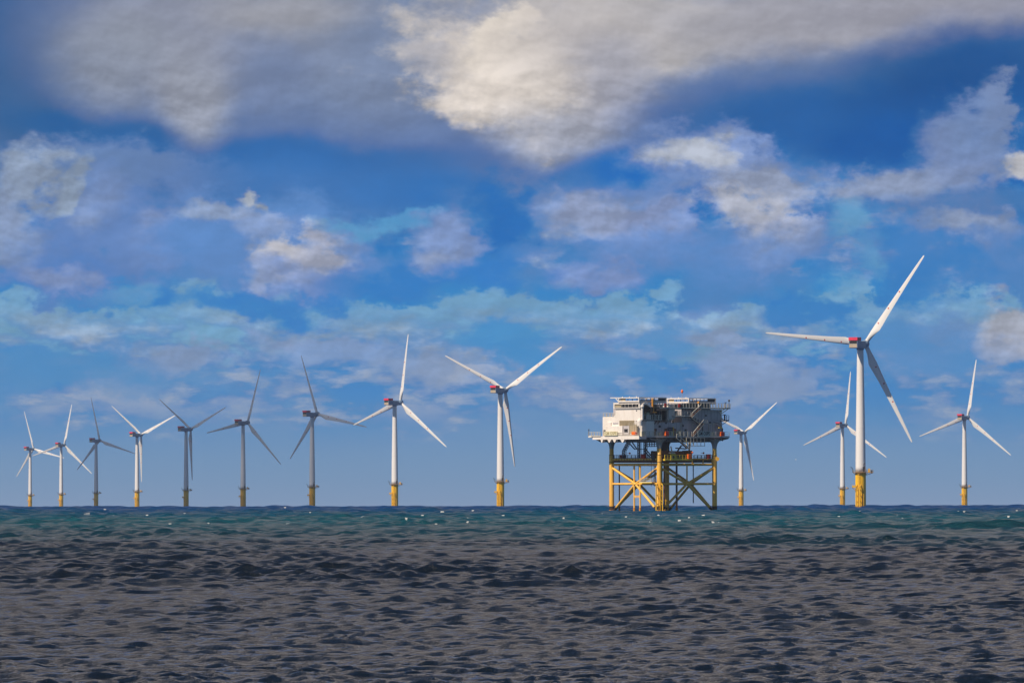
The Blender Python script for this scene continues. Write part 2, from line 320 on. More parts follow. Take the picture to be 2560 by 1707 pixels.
# ------------------------------------------------------------------ the sea
def build_sea():
    r0, q = 118.0, 1.0009
    far = [r0]
    while far[-1] < 14500: far.append(far[-1]*q)
    ys = np.array([-1500, -700, -300, -120, -50, -20, 0, 20, 40, 60, 80, 100, 110] + far + [15500])
    tcen = np.linspace(-1, 1, 541); to = 1 + np.cumsum(np.geomspace(.02, 2.6, 13))
    ts = np.concatenate([-to[::-1], tcen, to])
    Y, T = np.meshgrid(ys, ts, indexing='ij')
    W = .085*np.maximum(Y, 118) + 12
    X = T*W + np.sign(T)*np.maximum(np.abs(T)-1, 0)*100
    dx = np.abs(np.gradient(X, axis=1)); dy = np.abs(np.gradient(Y, axis=0))*.9
    cell = np.maximum(dx, dy)
    Z = np.zeros_like(X); DX = np.zeros_like(X); DY = np.zeros_like(X)
    rs = np.random.RandomState(11)
    gust = 1 + .16*np.sin(X/17+Y/61+1) + .14*np.sin(X/31-Y/39+.4) + .12*np.sin(X/9+Y/140) + .12*np.sin(Y/23-X/80+2)
    lam = np.geomspace(.42, 46, 110)
    for L in lam:
        rows = cell.min(axis=1) < L/2.2
        if not rows.any(): continue
        sl_ = slice(np.argmax(rows), len(rows)-np.argmax(rows[::-1]))
        spread = .75 if L < 8 else .45
        a = rs.normal(.32, spread); kx, ky = -math.sin(a), -math.cos(a)
        k = 2*math.pi/L; ph = rs.rand()*2*math.pi
        amp = .0122*L*(.7+.6*rs.rand())
        Lc = np.clip(Y[sl_]/400, .5, 11)
        amp = amp*np.minimum(1, Lc/L)**.85
        w = np.clip((L/cell[sl_]-2.2)/2.2, 0, 1); w = w*w*(3-2*w)*amp*gust[sl_]
        th = k*(kx*X[sl_] + ky*Y[sl_]) + ph
        Z[sl_] += w*np.cos(th); sn = w*np.sin(th)*.95
        DX[sl_] -= kx*sn; DY[sl_] -= ky*sn
    # gusts: patches of rougher and calmer water
    Zw = Z.copy()
    X2 = X+DX; Y2 = Y+DY; Z2 = Z + (-(X**2+Y**2)/(2*ER)) - .55*np.clip((Y-1200)/3500, 0, 1)
    nr, nc = X.shape
    co = np.stack([X2, Y2, Z2], -1).reshape(-1, 3).astype(np.float32)
    # foam: small breaking crests, scattered
    foam = np.zeros(nr*nc, np.float32)
    spots = [(188,1291,12,1.1),(690,1285,11,.8),(1115,1286,10,.9),(1046,1298,9,1.5),(2264,1279,12,1.0),(362,1293,5,1),(560,1300,4,1),(1502,1287,4,.8),(1760,1294,7,1),
             (1640,1290,4,.7),(1800,1291,6,.8),(1335,1276,4,.8),(93,1270,4,.7),(420,1272,4,.6),(845,1268,5,.7),(1402,1304,6,.9),(1990,1301,5,.8),(2080,1296,6,.9),(2140,1283,5,.8),
             (2435,1287,5,.8),(2390,1283,5,.7),(2330,1290,4,.9),(40,1290,5,.8),(250,1310,4,.8),(780,1297,5,.9),(900,1280,5,.7),(985,1289,4,.8),(1250,1292,4,.8),(1560,1300,5,.9),
             (1700,1307,4,.9),(1880,1285,6,.8),(2010,1278,5,.7),(2220,1297,4,.9),(2500,1298,5,.9),(610,1279,4,.7),(1180,1280,4,.7),(300,1282,4,.7),(500,1290,5,.8)]
    spots += [(rs.uniform(0, 2560), 1274+44*rs.rand()**1.4, rs.uniform(1.8, 4.5), 1) for _ in range(60)]
    for (px, py, wd, hh) in spots:
        ye = 1246-(px-1280)*.0016; dpx = py-ye
        d = None
        for dd in np.linspace(400, 7500, 3000):
            if F*(EYE/dd + dd/(2*ER)) <= dpx: d = dd; break
        if d is None: continue
        x = (px-1280)/F*d
        i0 = np.searchsorted(ys, d); 
        hw = wd/F*d*.62; dw = 1.6 + d*.0011
        i1, i2 = np.searchsorted(ys, d-9*dw), np.searchsorted(ys, d+9*dw)
        sx = slice(i1, max(i2, i1+2))
        xx = X[sx]; yy = Y[sx]
        j = np.argmax(np.where(np.abs(xx-x) < hw*2, Z[sx], -9)); cy0 = yy.flat[j]-1.0; cx0 = xx.flat[j]
        g = np.exp(-((xx-cx0)/hw)**2 - ((yy-cy0)/dw)**2)
        g = g*(.35+.9*rs.rand(*g.shape))
        fl = foam.reshape(nr, nc); fl[sx] = np.maximum(fl[sx], g)
    me = bpy.data.meshes.new('sea')
    me.vertices.add(nr*nc); me.vertices.foreach_set('co', co.ravel())
    idx = np.arange(nr*nc).reshape(nr, nc)
    qd = np.stack([idx[:-1, :-1], idx[:-1, 1:], idx[1:, 1:], idx[1:, :-1]], -1).reshape(-1).astype(np.int32)
    nq = len(qd)//4
    me.loops.add(nq*4); me.loops.foreach_set('vertex_index', qd)
    me.polygons.add(nq); me.polygons.foreach_set('loop_start', np.arange(nq, dtype=np.int32)*4)
    me.polygons.foreach_set('loop_total', np.full(nq, 4, np.int32))
    me.polygons.foreach_set('use_smooth', np.ones(nq, bool))
    at = me.attributes.new('foam', 'FLOAT', 'POINT'); at.data.foreach_set('value', foam)
    me.update(calc_edges=True)
    o = put(bpy.data.objects.new('sea', me)); o['kind'] = 'structure'
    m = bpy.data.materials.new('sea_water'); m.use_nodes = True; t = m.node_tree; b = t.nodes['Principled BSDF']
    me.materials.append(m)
    n_ = t.nodes.new; L_ = t.links.new
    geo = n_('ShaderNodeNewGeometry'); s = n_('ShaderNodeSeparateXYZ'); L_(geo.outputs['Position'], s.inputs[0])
    # water colour by distance: cloud shade inshore and sunlit teal offshore painted in
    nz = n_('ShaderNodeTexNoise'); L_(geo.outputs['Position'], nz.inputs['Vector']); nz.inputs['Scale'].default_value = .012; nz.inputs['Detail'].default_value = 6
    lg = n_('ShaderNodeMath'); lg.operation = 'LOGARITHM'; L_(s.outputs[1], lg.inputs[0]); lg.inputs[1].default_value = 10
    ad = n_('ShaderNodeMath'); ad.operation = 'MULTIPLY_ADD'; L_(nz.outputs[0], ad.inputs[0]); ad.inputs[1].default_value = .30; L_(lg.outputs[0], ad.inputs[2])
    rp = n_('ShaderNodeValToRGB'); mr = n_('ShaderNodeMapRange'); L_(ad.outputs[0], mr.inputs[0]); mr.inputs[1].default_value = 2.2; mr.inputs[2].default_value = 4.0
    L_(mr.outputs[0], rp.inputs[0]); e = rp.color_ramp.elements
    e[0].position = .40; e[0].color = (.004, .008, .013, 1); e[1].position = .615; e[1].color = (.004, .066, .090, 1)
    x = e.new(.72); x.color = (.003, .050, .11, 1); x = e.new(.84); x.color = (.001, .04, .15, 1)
    fo = n_('ShaderNodeAttribute'); fo.attribute_name = 'foam'
    fr = n_('ShaderNodeMapRange'); L_(fo.outputs['Fac'], fr.inputs[0]); fr.inputs[1].default_value = .35; fr.inputs[2].default_value = .6
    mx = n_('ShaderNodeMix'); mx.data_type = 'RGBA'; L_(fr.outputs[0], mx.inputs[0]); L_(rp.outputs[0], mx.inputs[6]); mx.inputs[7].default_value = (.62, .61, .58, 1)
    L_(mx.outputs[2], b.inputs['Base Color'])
    b.inputs['IOR'].default_value = 1.333
    rr = n_('ShaderNodeMapRange'); L_(lg.outputs[0], rr.inputs[0]); rr.inputs[1].default_value = 2.2; rr.inputs[2].default_value = 3.6; rr.inputs[3].default_value = .08; rr.inputs[4].default_value = .30
    ra = n_('ShaderNodeMath'); ra.operation = 'ADD'; L_(rr.outputs[0], ra.inputs[0]); L_(fr.outputs[0], ra.inputs[1]); L_(ra.outputs[0], b.inputs['Roughness'])
    sr = n_('ShaderNodeMapRange'); L_(lg.outputs[0], sr.inputs[0]); sr.inputs[1].default_value = 2.85; sr.inputs[2].default_value = 3.25; sr.inputs[3].default_value = .5; sr.inputs[4].default_value = .1
    L_(sr.outputs[0], b.inputs['Specular IOR Level'])
    # ripples smaller than the modelled waves
    b1 = n_('ShaderNodeTexNoise'); L_(geo.outputs['Position'], b1.inputs['Vector']); b1.inputs['Scale'].default_value = 2.4; b1.inputs['Detail'].default_value = 5; b1.inputs['Roughness'].default_value = .7
    mpb = n_('ShaderNodeMapping'); L_(geo.outputs['Position'], mpb.inputs[0]); mpb.inputs[3].default_value = (.16, .30, .2)
    b2 = n_('ShaderNodeTexNoise'); L_(mpb.outputs[0], b2.inputs['Vector']); b2.inputs['Scale'].default_value = 1.0; b2.inputs['Detail'].default_value = 4; b2.inputs['Roughness'].default_value = .6
    fw = n_('ShaderNodeMapRange'); L_(lg.outputs[0], fw.inputs[0]); fw.inputs[1].default_value = 2.6; fw.inputs[2].default_value = 3.2; fw.inputs[4].default_value = 1.0
    bq = n_('ShaderNodeBump'); L_(b2.outputs[0], bq.inputs['Height']); L_(fw.outputs[0], bq.inputs['Strength']); bq.inputs['Distance'].default_value = 2.2
    bp = n_('ShaderNodeBump'); L_(bq.outputs[0], bp.inputs['Normal']); L_(b1.outputs[0], bp.inputs['Height']); bp.inputs['Strength'].default_value = 1; bp.inputs['Distance'].default_value = .22
    L_(bp.outputs[0], b.inputs['Normal'])
    return o
build_sea()

# ------------------------------------------------------------------ wind turbines
HUBH = 80.8; PLZ = 17.5; TILT = R_(6); OVER = 7.0
def build_turbine():
    root = bpy.data.objects.new('wind_turbine', None); put(root); root.empty_display_size = 5
    P_ = {}
    # yellow foundation standing in the water
    bm = bmesh.new(); lathe(bm, [(2.62, -6), (2.62, 16.6), (2.9, 16.7), (2.9, 17.1), (2.62, 17.15), (2.62, PLZ)], 40)
    fnd = new_mesh_obj('foundation', bm, MYEL, root, True)
    md = fnd.modifiers.new('es', 'EDGE_SPLIT'); md.split_angle = R_(40)
    bm = bmesh.new(); lathe(bm, [(2.64, -5), (2.66, 1.0), (2.64, 1.6)], 40); new_mesh_obj('splash_band', bm, MBANDY, fnd, True)
    # boat landing on the left front of the foundation
    bm = bmesh.new()
    ca, sa = math.cos(R_(-112)), math.sin(R_(-112)); tx, ty = -sa, ca
    def lp(r, t, z): return (ca*r+tx*t, sa*r+ty*t, z)
    for t in (-.95, .95): tube(bm, lp(3.75, t, -4), lp(3.75, t, 10.6), .24, n=10); tube(bm, lp(3.75, t, 10.6), lp(2.5, t, 11.5), .24, n=10)
    for t in (-.32, .32): tube(bm, lp(3.3, t, -4), lp(3.3, t, PLZ), .08, n=6)
    for z in (0.5, 3.4, 6.3, 9.2):
        for t in (-.95, .95): tube(bm, lp(2.5, t, z), lp(3.75, t, z), .16, n=8)
    for i in range(46): beam(bm, lp(3.3, -.32, -1+i*.4), lp(3.3, .32, -1+i*.4), .06)
    new_mesh_obj('boat_landing', bm, MYEL2, fnd)
    bm = bmesh.new()
    box(bm, -4.2, -2.3, -2.4, -.9, 10.2, 10.45)
    for x, y in ((-4.15, -2.35), (-4.15, -.95), (-3.2, -2.35), (-2.5, -2.35)): beam(bm, (x, y, 10.4), (x, y, 11.6), .12)
    beam(bm, (-4.15, -2.35, 11.6), (-2.5, -2.35, 11.6), .1); beam(bm, (-4.15, -2.35, 11.6), (-4.15, -.95, 11.6), .1)
    beam(bm, (-4.1, -2.2, 10.2), (-2.4, -1.6, 8.6), .22); box(bm, -4.17, -2.6, -2.42, -2.36, 10.4, 11.2)
    new_mesh_obj('resting_platform', bm, MYEL2, fnd)
    for a in (-60, -75):
        bm = bmesh.new(); c, s_ = math.cos(R_(a)), math.sin(R_(a)); tube(bm, (c*2.85, s_*2.85, -4), (c*2.85, s_*2.85, 9+a*.03), .17, n=8)
        new_mesh_obj('cable_tube', bm, MYEL2, fnd)
    # working platform
    bm = bmesh.new()
    pts = [(3.7*math.cos(R_(a)), 3.7*math.sin(R_(a)), PLZ-.05) for a in range(40, 321, 20)] + [(3.0, -2.9, PLZ-.05), (6.2, -2.7, PLZ-.05), (6.2, 2.3, PLZ-.05), (3.0, 2.6, PLZ-.05)]
    prism(bm, pts, (0, 0, .35))
    for a in range(0, 360, 45): beam(bm, (2.5*math.cos(R_(a)), 2.5*math.sin(R_(a)), PLZ-.9), (3.5*math.cos(R_(a)), 3.5*math.sin(R_(a)), PLZ-.1), .18)
    beam(bm, (2.6, -1.5, PLZ-1.2), (5.8, -2, PLZ-.1), .22); beam(bm, (2.6, 1.5, PLZ-1.2), (5.8, 1.6, PLZ-.1), .22)
    pf = new_mesh_obj('working_platform', bm, MPLT, root)
    bm = bmesh.new(); top = PLZ+1.45
    q = [(p[0]*.985, p[1]*.985) for p in pts] + [(pts[0][0]*.985, pts[0][1]*.985)]
    for (a, b_) in zip(q, q[1:]):
        n = max(1, int(math.hypot(b_[0]-a[0], b_[1]-a[1])/1.3))
        for i in range(n):
            x, y = a[0]+(b_[0]-a[0])*i/n, a[1]+(b_[1]-a[1])*i/n; beam(bm, (x, y, PLZ+.3), (x, y, top), .09)
        for z in (top, PLZ+.85): beam(bm, (a[0], a[1], z), (b_[0], b_[1], z), .07)
    new_mesh_obj('railing', bm, MGAL, pf)
    bm = bmesh.new()
    tube(bm, (-3.9, -1.2, PLZ), (-3.9, -1.2, PLZ+2.2), .16, n=8); beam(bm, (-3.9, -1.2, PLZ+2.1), (-4.9, -1.9, PLZ+2.9), .2); beam(bm, (-4.9, -1.9, PLZ+2.9), (-4.6, -1.7, PLZ+1.2), .08)
    new_mesh_obj('davit_crane', bm, MDK, pf)
    bm = bmesh.new(); box(bm, 3.6, 4.7, -1.6, -.5, PLZ+.3, PLZ+2.0); bevel(bm, .08); new_mesh_obj('equipment_box', bm, MYEL2, pf)
    bm = bmesh.new(); box(bm, 4.9, 5.7, -2.2, -1.5, PLZ+.3, PLZ+1.3); bevel(bm, .06); new_mesh_obj('equipment_box', bm, MDK, pf)
    # tower
    bm = bmesh.new()
    prof = []
    for z in (PLZ+.3, 36, 36.02, 56, 56.02, 78.2):
        r = 2.5 + (1.52-2.5)*max(0, (z-30)/48.2)**.9 if z > 30 else 2.5
        prof.append((r, z))
    prof = []
    for i in range(25):
        z = PLZ+.3 + (78.9-PLZ-.3)*i/24; f = i/24; prof.append((2.52 - .98*f**1.25, z))
    lathe(bm, prof, 48); tw = new_mesh_obj('tower', bm, MW, root, True)
    for f in (.36, .70):
        bm = bmesh.new(); z = PLZ+.3+(78.9-PLZ-.3)*f; r = 2.52-.98*f**1.25; lathe(bm, [(r+.005, z-.12), (r+.03, z-.1), (r+.03, z+.1), (r+.005, z+.12)], 48)
        new_mesh_obj('flange_ring', bm, MW, tw, True)
    bm = bmesh.new(); a = R_(-52); c, s_ = math.cos(a), math.sin(a)
    for w, z0, z1, d0, d1 in ((.62, PLZ+.5, PLZ+3.0, 2.35, 2.62),):
        pts2 = [(c*d0-s_*w, s_*d0+c*w, z0), (c*d0+s_*w, s_*d0-c*w, z0), (c*d0+s_*w, s_*d0-c*w, z1), (c*d0-s_*w, s_*d0+c*w, z1)]
        prism(bm, pts2, (c*(d1-d0), s_*(d1-d0), 0))
    new_mesh_obj('door', bm, MDK, tw)
    bm = bmesh.new(); 
    beam(bm, (c*2.4, s_*2.4, PLZ+4.6), (c*3.1, s_*3.1, PLZ+4.6), .16); ball(bm, (c*3.1, s_*3.1, PLZ+4.5), .3)
    a2 = R_(-60); c2, s2_ = math.cos(a2), math.sin(a2); beam(bm, (c2*2.55, s2_*2.55, PLZ+4.3), (c*2.9, s_*2.9, PLZ+2.4), .22)
    new_mesh_obj('lamp_bracket', bm, MDK, tw)
    # nacelle
    bm = bmesh.new(); box(bm, -2.25, 2.25, -10.2, 2.5, -1.85, 1.75); bevel(bm, .28, 3)
    tube(bm, (0, 0, -2.6), (0, 0, -1.8), 1.75, 1.9, 32)
    P_['nac'] = nac = new_mesh_obj('nacelle', bm, MNAC, root, True); md = nac.modifiers.new('es', 'EDGE_SPLIT'); md.split_angle = R_(32)
    nac.location = (0, 0, HUBH-.45)
    bm = bmesh.new(); box(bm, -1.95, 1.95, -10.26, -10.0, .35, 1.62); new_mesh_obj('rear_opening', bm, MBLK, nac)
    bm = bmesh.new(); box(bm, -2.0, 2.0, -10.25, -10.05, -1.6, .2); bevel(bm, .04); new_mesh_obj('rear_panel', bm, MTAN2, nac)
    bm = bmesh.new()
    for x0, x1, y0, y1 in ((-2.3, 2.3, -10.5, -10.3), (-2.3, 2.3, -5.0, -4.85), (-2.3, -2.15, -10.3, -5.0), (2.15, 2.3, -10.3, -5.0)): box(bm, x0, x1, y0, y1, 1.95, 3.45)
    box(bm, -2.15, 2.15, -10.3, -5.0, 1.8, 1.98)
    for y in (-10.52,): 
        for x in (-1.15, 0, 1.15): box(bm, x-.04, x+.04, y-.05, y+.03, 1.95, 3.5)
    for y in (-8.9, -7.6, -6.3):
        box(bm, 2.29, 2.36, y-.04, y+.04, 1.95, 3.5)
    new_mesh_obj('hoist_platform', bm, MRED, nac)
    for x, y, z in ((.6, -3, 3.3), (-.6, -3.4, 3.0)):
        bm = bmesh.new(); beam(bm, (x, y, 1.7), (x, y, z), .08); ball(bm, (x, y, z), .17); new_mesh_obj('wind_sensor', bm, MDK, nac)
    # hub
    bm = bmesh.new()
    prof = [(1.5, -3.9), (1.55, -2.4), (1.95, -2.0), (2.05, -.4), (2.0, .8), (1.6, 1.9), (1.0, 2.5), (.2, 2.75)]
    rings = [[bm.verts.new((r*math.cos(2*math.pi*i/32), y, r*math.sin(2*math.pi*i/32))) for i in range(32)] for r, y in prof]
    for a_, b_ in zip(rings, rings[1:]):
        for i in range(32): bm.faces.new([a_[i], b_[i], b_[(i+1) % 32], a_[(i+1) % 32]])
    bm.faces.new(rings[0]); bm.faces.new(rings[-1][::-1])
    hub = new_mesh_obj('hub', bm, MNAC, root, True)
    # blade, root at the origin, pointing up z; leading edge towards -x, upwind is +y
    sec = [(1.2, 2.15, 1.0, 30, 0), (3.4, 2.15, 1.0, 30, 0), (5.2, 2.5, .8, 28, .05), (7.6, 3.35, .52, 24, .1), (9.9, 4.15, .36, 20, .14), (10.6, 4.2, .33, 19, .14), (13, 3.85, .27, 16, .13),
           (20, 3.1, .22, 12, .1), (30, 2.35, .19, 9, .08), (40, 1.72, .17, 7, .05), (47, 1.3, .16, 6, .03), (51, 1.0, .15, 6, .02), (52.8, .72, .15, 6, .02), (53.3, .45, .16, 6, .02), (53.5, .12, .3, 6, .02)]
    bm = bmesh.new(); rings = []; n = 28
    for r, ch, th, tw_, off in sec:
        p = R_(tw_+PITCH); ring = []
        for i in range(n):
            u = 2*math.pi*i/n; x = .5*(1-math.cos(u))
            circ = max(0, (th-.35)/.65)
            prf = 5*th*(.2969*math.sqrt(x)-.126*x-.3516*x*x+.2843*x**3-.1036*x**4)
            yy = (prf*(1-circ) + .5*math.sin(u if u <= math.pi else 2*math.pi-u)*circ)*ch*(1 if u <= math.pi else -1)
            xx = (x-.5)*ch + off*ch*1.2
            ring.append(bm.verts.new((xx*math.cos(p)+yy*math.sin(p), -xx*math.sin(p)+yy*math.cos(p)+ .0006*r*r*.35, r)))
        rings.append(ring)
    for a_, b_ in zip(rings, rings[1:]):
        for i in range(n): bm.faces.new([a_[i], a_[(i+1) % n], b_[(i+1) % n], b_[i]])
    bm.faces.new(rings[0][::-1]); bm.faces.new(rings[-1])
    bmesh.ops.recalc_face_normals(bm, faces=bm.faces)
    bl = new_mesh_obj('blade', bm, MBLD, root, True); md = bl.modifiers.new('es', 'EDGE_SPLIT'); md.split_angle = R_(50)
    for k in range(2):
        b2 = bl.copy(); put(b2, root)
    return root
PITCH = 6
MPLT = mat('platform_steel', (.36, .20, .06), .6, (.15, .08, .04), .6, 1.2)
MTAN2 = mat('nacelle_rear_panel', (.50, .40, .28), .6, (.4, .3, .2), .5, .8)
MBANDY = mat('tide_stain', (.50, .24, .02), .6, (.05, .03, .02), .95, 1.6)
def pose_turbine(root, hx, hy, s, th, phi):
    D = F/s; th = R_(th)
    yaw = -th
    X = (hx-1280)/F*D - OVER*math.sin(th)
    Yw = D - OVER*math.cos(th)
    root.location = (X, Yw, drop(X, Yw))
    base = Matrix.Translation((0, 0, HUBH)) @ Matrix.Rotation(yaw, 4, 'Z') @ Matrix.Rotation(TILT, 4, 'X')
    k = 0
    for ch in root.children:
        nm = ch.name.split('.')[0]
        if nm == 'nacelle': ch.rotation_euler = (0, 0, yaw)
        elif nm == 'hub': ch.matrix_basis = Matrix.Translation((0, 0, HUBH)) @ Matrix.Rotation(yaw, 4, 'Z') @ Matrix.Translation((0, OVER, 0)) @ Matrix.Rotation(TILT, 4, 'X')
        elif nm == 'blade':
            ch.matrix_basis = (Matrix.Translation((0, 0, HUBH)) @ Matrix.Rotation(yaw, 4, 'Z') @ Matrix.Translation((0, OVER, 0)) @ Matrix.Rotation(TILT, 4, 'X')
                               @ Matrix.Rotation(R_(phi - 120*k), 4, 'Y') @ Matrix.Rotation(R_(-2.2), 4, 'X'))
            k += 1
def copy_tree(o, parent=None):
    c = o.copy(); put(c, parent)
    for ch in o.children: copy_tree(ch, c)
    return c
TUR = [  # hub x, hub y, pixels per metre, yaw, rotor phase, label
 (2163.0, 861.5, 5.08, 22.5, 36.2, 'largest and nearest white wind turbine with red rimmed nacelle, one blade pointing left'),
 (1262.8, 974.1, 3.627, 29, 56.8, 'white wind turbine just left of the substation, two blades raised like a Y'),
 (1000.6, 1006.3, 3.243, 38, 10.9, 'bright white wind turbine second to the left of the substation'),
 (792.8, 1032.0, 2.882, 38, -17.2, 'greyish wind turbine whose right blade tip crosses its bright neighbour\'s blade'),
 (618.6, 1053.6, 2.623, 36, 19.3, 'shaded grey wind turbine with a blade leaning steeply up right, fifth from the left but one'),
 (476.3, 1073.3, 2.423, 40, -54.3, 'shaded wind turbine with a V of raised blades, larger of the two such'),
 (352.6, 1089.9, 2.257, 38, -52.9, 'pale wind turbine with a V of raised blades, fourth from the left'),
 (248.9, 1100.7, 2.082, 35, -12.0, 'dark grey shaded wind turbine, third from the left edge'),
 (160.1, 1111.5, 1.953, 30, 14.6, 'small sunlit wind turbine, second from the left edge'),
 (83.6, 1122.3, 1.837, 38, -16.0, 'smallest and farthest wind turbine at the left edge'),
 (1861.3, 1079.2, 2.301, 36, 53.2, 'wind turbine partly hidden behind the right end of the substation'),
 (2113.5, 1063.5, 2.518, 29, 7.7, 'white wind turbine whose blade passes behind the tower of the nearest turbine'),
 (2418.5, 1043.9, 2.748, 28, 11.0, 'white wind turbine standing alone at the right edge of the view'),
]
TUR[4] = TUR[4][:5] + ('shaded grey wind turbine, sixth from the left, one blade leaning up right',)
proto = build_turbine()
TP_ = []
for i, (hx, hy, s, th, phi, lab) in enumerate(TUR):
    r = proto if i == 0 else copy_tree(proto)
    pose_turbine(r, hx, hy, s, th, phi)
    r['label'] = lab; r['category'] = 'wind turbine'; r['group'] = 'offshore wind turbines'
    TP_.append(r)

# ------------------------------------------------------------------ clouds standing between the sun and some turbines
MCLD = bpy.data.materials.new('cloud_mist'); MCLD.use_nodes = True; t = MCLD.node_tree
b = t.nodes['Principled BSDF']; b.inputs['Base Color'].default_value = (.85, .84, .84, 1); b.inputs['Roughness'].default_value = 1
b.inputs['Specular IOR Level'].default_value = 0; b.inputs['Alpha'].default_value = .5
def cloud(i, sx, sy, sz, dist=3200, off=(0, 0, 0), seed=1):
    rnd = random.Random(seed); bm = bmesh.new()
    ball(bm, (0, 0, 0), sz*1.15, (1.1, 1.1, 1), 4)
    for k in range(3):
        a = k*2.1+rnd.random(); ball(bm, (math.cos(a)*sx*.8, math.sin(a)*sy*.8, rnd.uniform(-.3, .3)*sz), sz*.62, (1.3, 1.3, 1), 3)
    for v in bm.verts:
        v.co += Vector((rnd.uniform(-1, 1), rnd.uniform(-1, 1), rnd.uniform(-1, 1)))*sz*.03
    o = new_mesh_obj('cloud', bm, MCLD, None, True)
    o.location = TP_[i].location + Vector((0, 0, 55)) + S*dist + Vector(off)
    o['kind'] = 'structure'
cloud(3, 90, 90, 75, seed=2); cloud(4, 110, 110, 95, seed=3); cloud(5, 95, 95, 95, seed=4); cloud(7, 95, 95, 90, seed=5)

# ------------------------------------------------------------------ the offshore substation
SUB_D = F/8.5; PSI = R_(39.7); L = 21.6
sub = bpy.data.objects.new('offshore_substation', None); put(sub)
sub.location = ((1647.5-1280)/8.5, SUB_D, drop(0, SUB_D)); sub.rotation_euler = (0, 0, PSI)
sub['label'] = 'white and grey substation platform on rusty yellow lattice legs'; sub['category'] = 'offshore platform'
# lengths were surveyed along the two visible sides: u runs along the right side, v along the left side
def Z(y): return (1480-y)/39.2
def uR(x): return (x-632)/30.2 - 8
def vL(x): return (630-x)/25.1 - .3
def uJ(x): return (x-865)/30.1
def vJ(x): return (865-x)/25.0
def part(name, bm, m, par=None, smooth=False): 
    o = new_mesh_obj(name, bm, m, par or sub, smooth)
    if smooth: md = o.modifiers.new('es', 'EDGE_SPLIT'); md.split_angle = R_(38)
    return o
def pbox(name, m, u0, u1, v0, v1, z0, z1, par=None, bev=0):
    bm = bmesh.new(); box(bm, min(u0, u1), max(u0, u1), min(v0, v1), max(v0, v1), min(z0, z1), max(z0, z1))
    if bev: bevel(bm, bev)
    return part(name, bm, m, par)
def rail(path, z, h=1.15, m=None, par=None, step=1.5, pw=.12, name='railing', mid=2, rw=.075):
    bm = bmesh.new()
    for a, b_ in zip(path, path[1:]):
        n = max(1, round(math.hypot(b_[0]-a[0], b_[1]-a[1])/step))
        for i in range(n+1): 
            if i == n and b_ is not path[-1]: continue
            x, y = a[0]+(b_[0]-a[0])*i/n, a[1]+(b_[1]-a[1])*i/n; beam(bm, (x, y, z), (x, y, z+h), pw)
        for k in range(mid): 
            zz = z+h*(1-k/mid*.95); beam(bm, (a[0], a[1], zz), (b_[0], b_[1], zz), rw)
        beam(bm, (a[0], a[1], z+.1), (b_[0], b_[1], z+.1), .04, .2)
    return part(name, bm, m or MRAIL, par)

# --- jacket
for (u, v) in ((0, 0), (L, 0), (0, L), (L, L)):
    bm = bmesh.new(); lathe(bm, [(.72, 1.9), (.72, 14.9), (.74, 14.92), (.74, 17.2), (.66, 17.3), (.62, 19.05)], 28, u, v); lg = part('leg', bm, MJK, None, True)
    bm = bmesh.new(); lathe(bm, [(.735, 1.0), (.735, 2.1)], 28, u, v); part('growth_band', bm, MBAND, lg, True)
    bm = bmesh.new(); lathe(bm, [(.80, -6), (.80, .35), (.76, 1.0)], 28, u, v); part('splash_zone', bm, MORU if (u, v) != (L, 0) else MBAND, lg, True)
    bm = bmesh.new(); lathe(bm, [(.64, 19.05), (.70, 19.7), (.95, 20.6), (1.5, 21.3), (2.4, 21.78)], 28, u, v); part('leg_top', bm, MJKT, lg, True)
for z in (15.1, 17.2): 
    bm = bmesh.new(); lathe(bm, [(.76, z-.07), (.8, z-.05), (.8, z+.05), (.76, z+.07)], 28); part('collar_ring', bm, MRUST)
    bm = bmesh.new(); lathe(bm, [(.76, z-.07), (.8, z-.05), (.8, z+.05), (.76, z+.07)], 28, 0, L); part('collar_ring', bm, MRUST)
sides = [((0, 0), (0, L)), ((0, 0), (L, 0)), ((L, 0), (L, L)), ((0, L), (L, L))]
for a, b_ in sides:
    for z, r in ((14.35, .36), (8.65, .33)):
        bm = bmesh.new(); tube(bm, (*a, z), (*b_, z), r, n=18, cap=False); part('horizontal_brace', bm, MJK, None, True)
    m_ = ((a[0]+b_[0])/2, (a[1]+b_[1])/2)
    for p in (a, b_):
        bm = bmesh.new(); tube(bm, (*p, 13.6), (*m_, 8.65), .36, n=18, cap=False); part('diagonal_brace', bm, MJK, None, True)
        q = Vector((*p, .1)); mm = Vector((*m_, 8.65)); kf = q.lerp(mm, .2)
        bm = bmesh.new(); tube(bm, mm, kf, .36, n=18, cap=False); part('diagonal_brace', bm, MJK, None, True)
        bm = bmesh.new(); tube(bm, kf, q.lerp(mm, .09), .375, n=18, cap=False); bb = part('growth_band', bm, MBAND, None, True)
        bm = bmesh.new(); tube(bm, q.lerp(mm, .09), q + (q-mm)*.5, .38, n=18, cap=False); part('splash_zone', bm, MORU, None, True)
    bm = bmesh.new(); ball(bm, (*m_, 8.65), .62, (1, 1, .8), 3); part('brace_joint', bm, MJK, None, True)
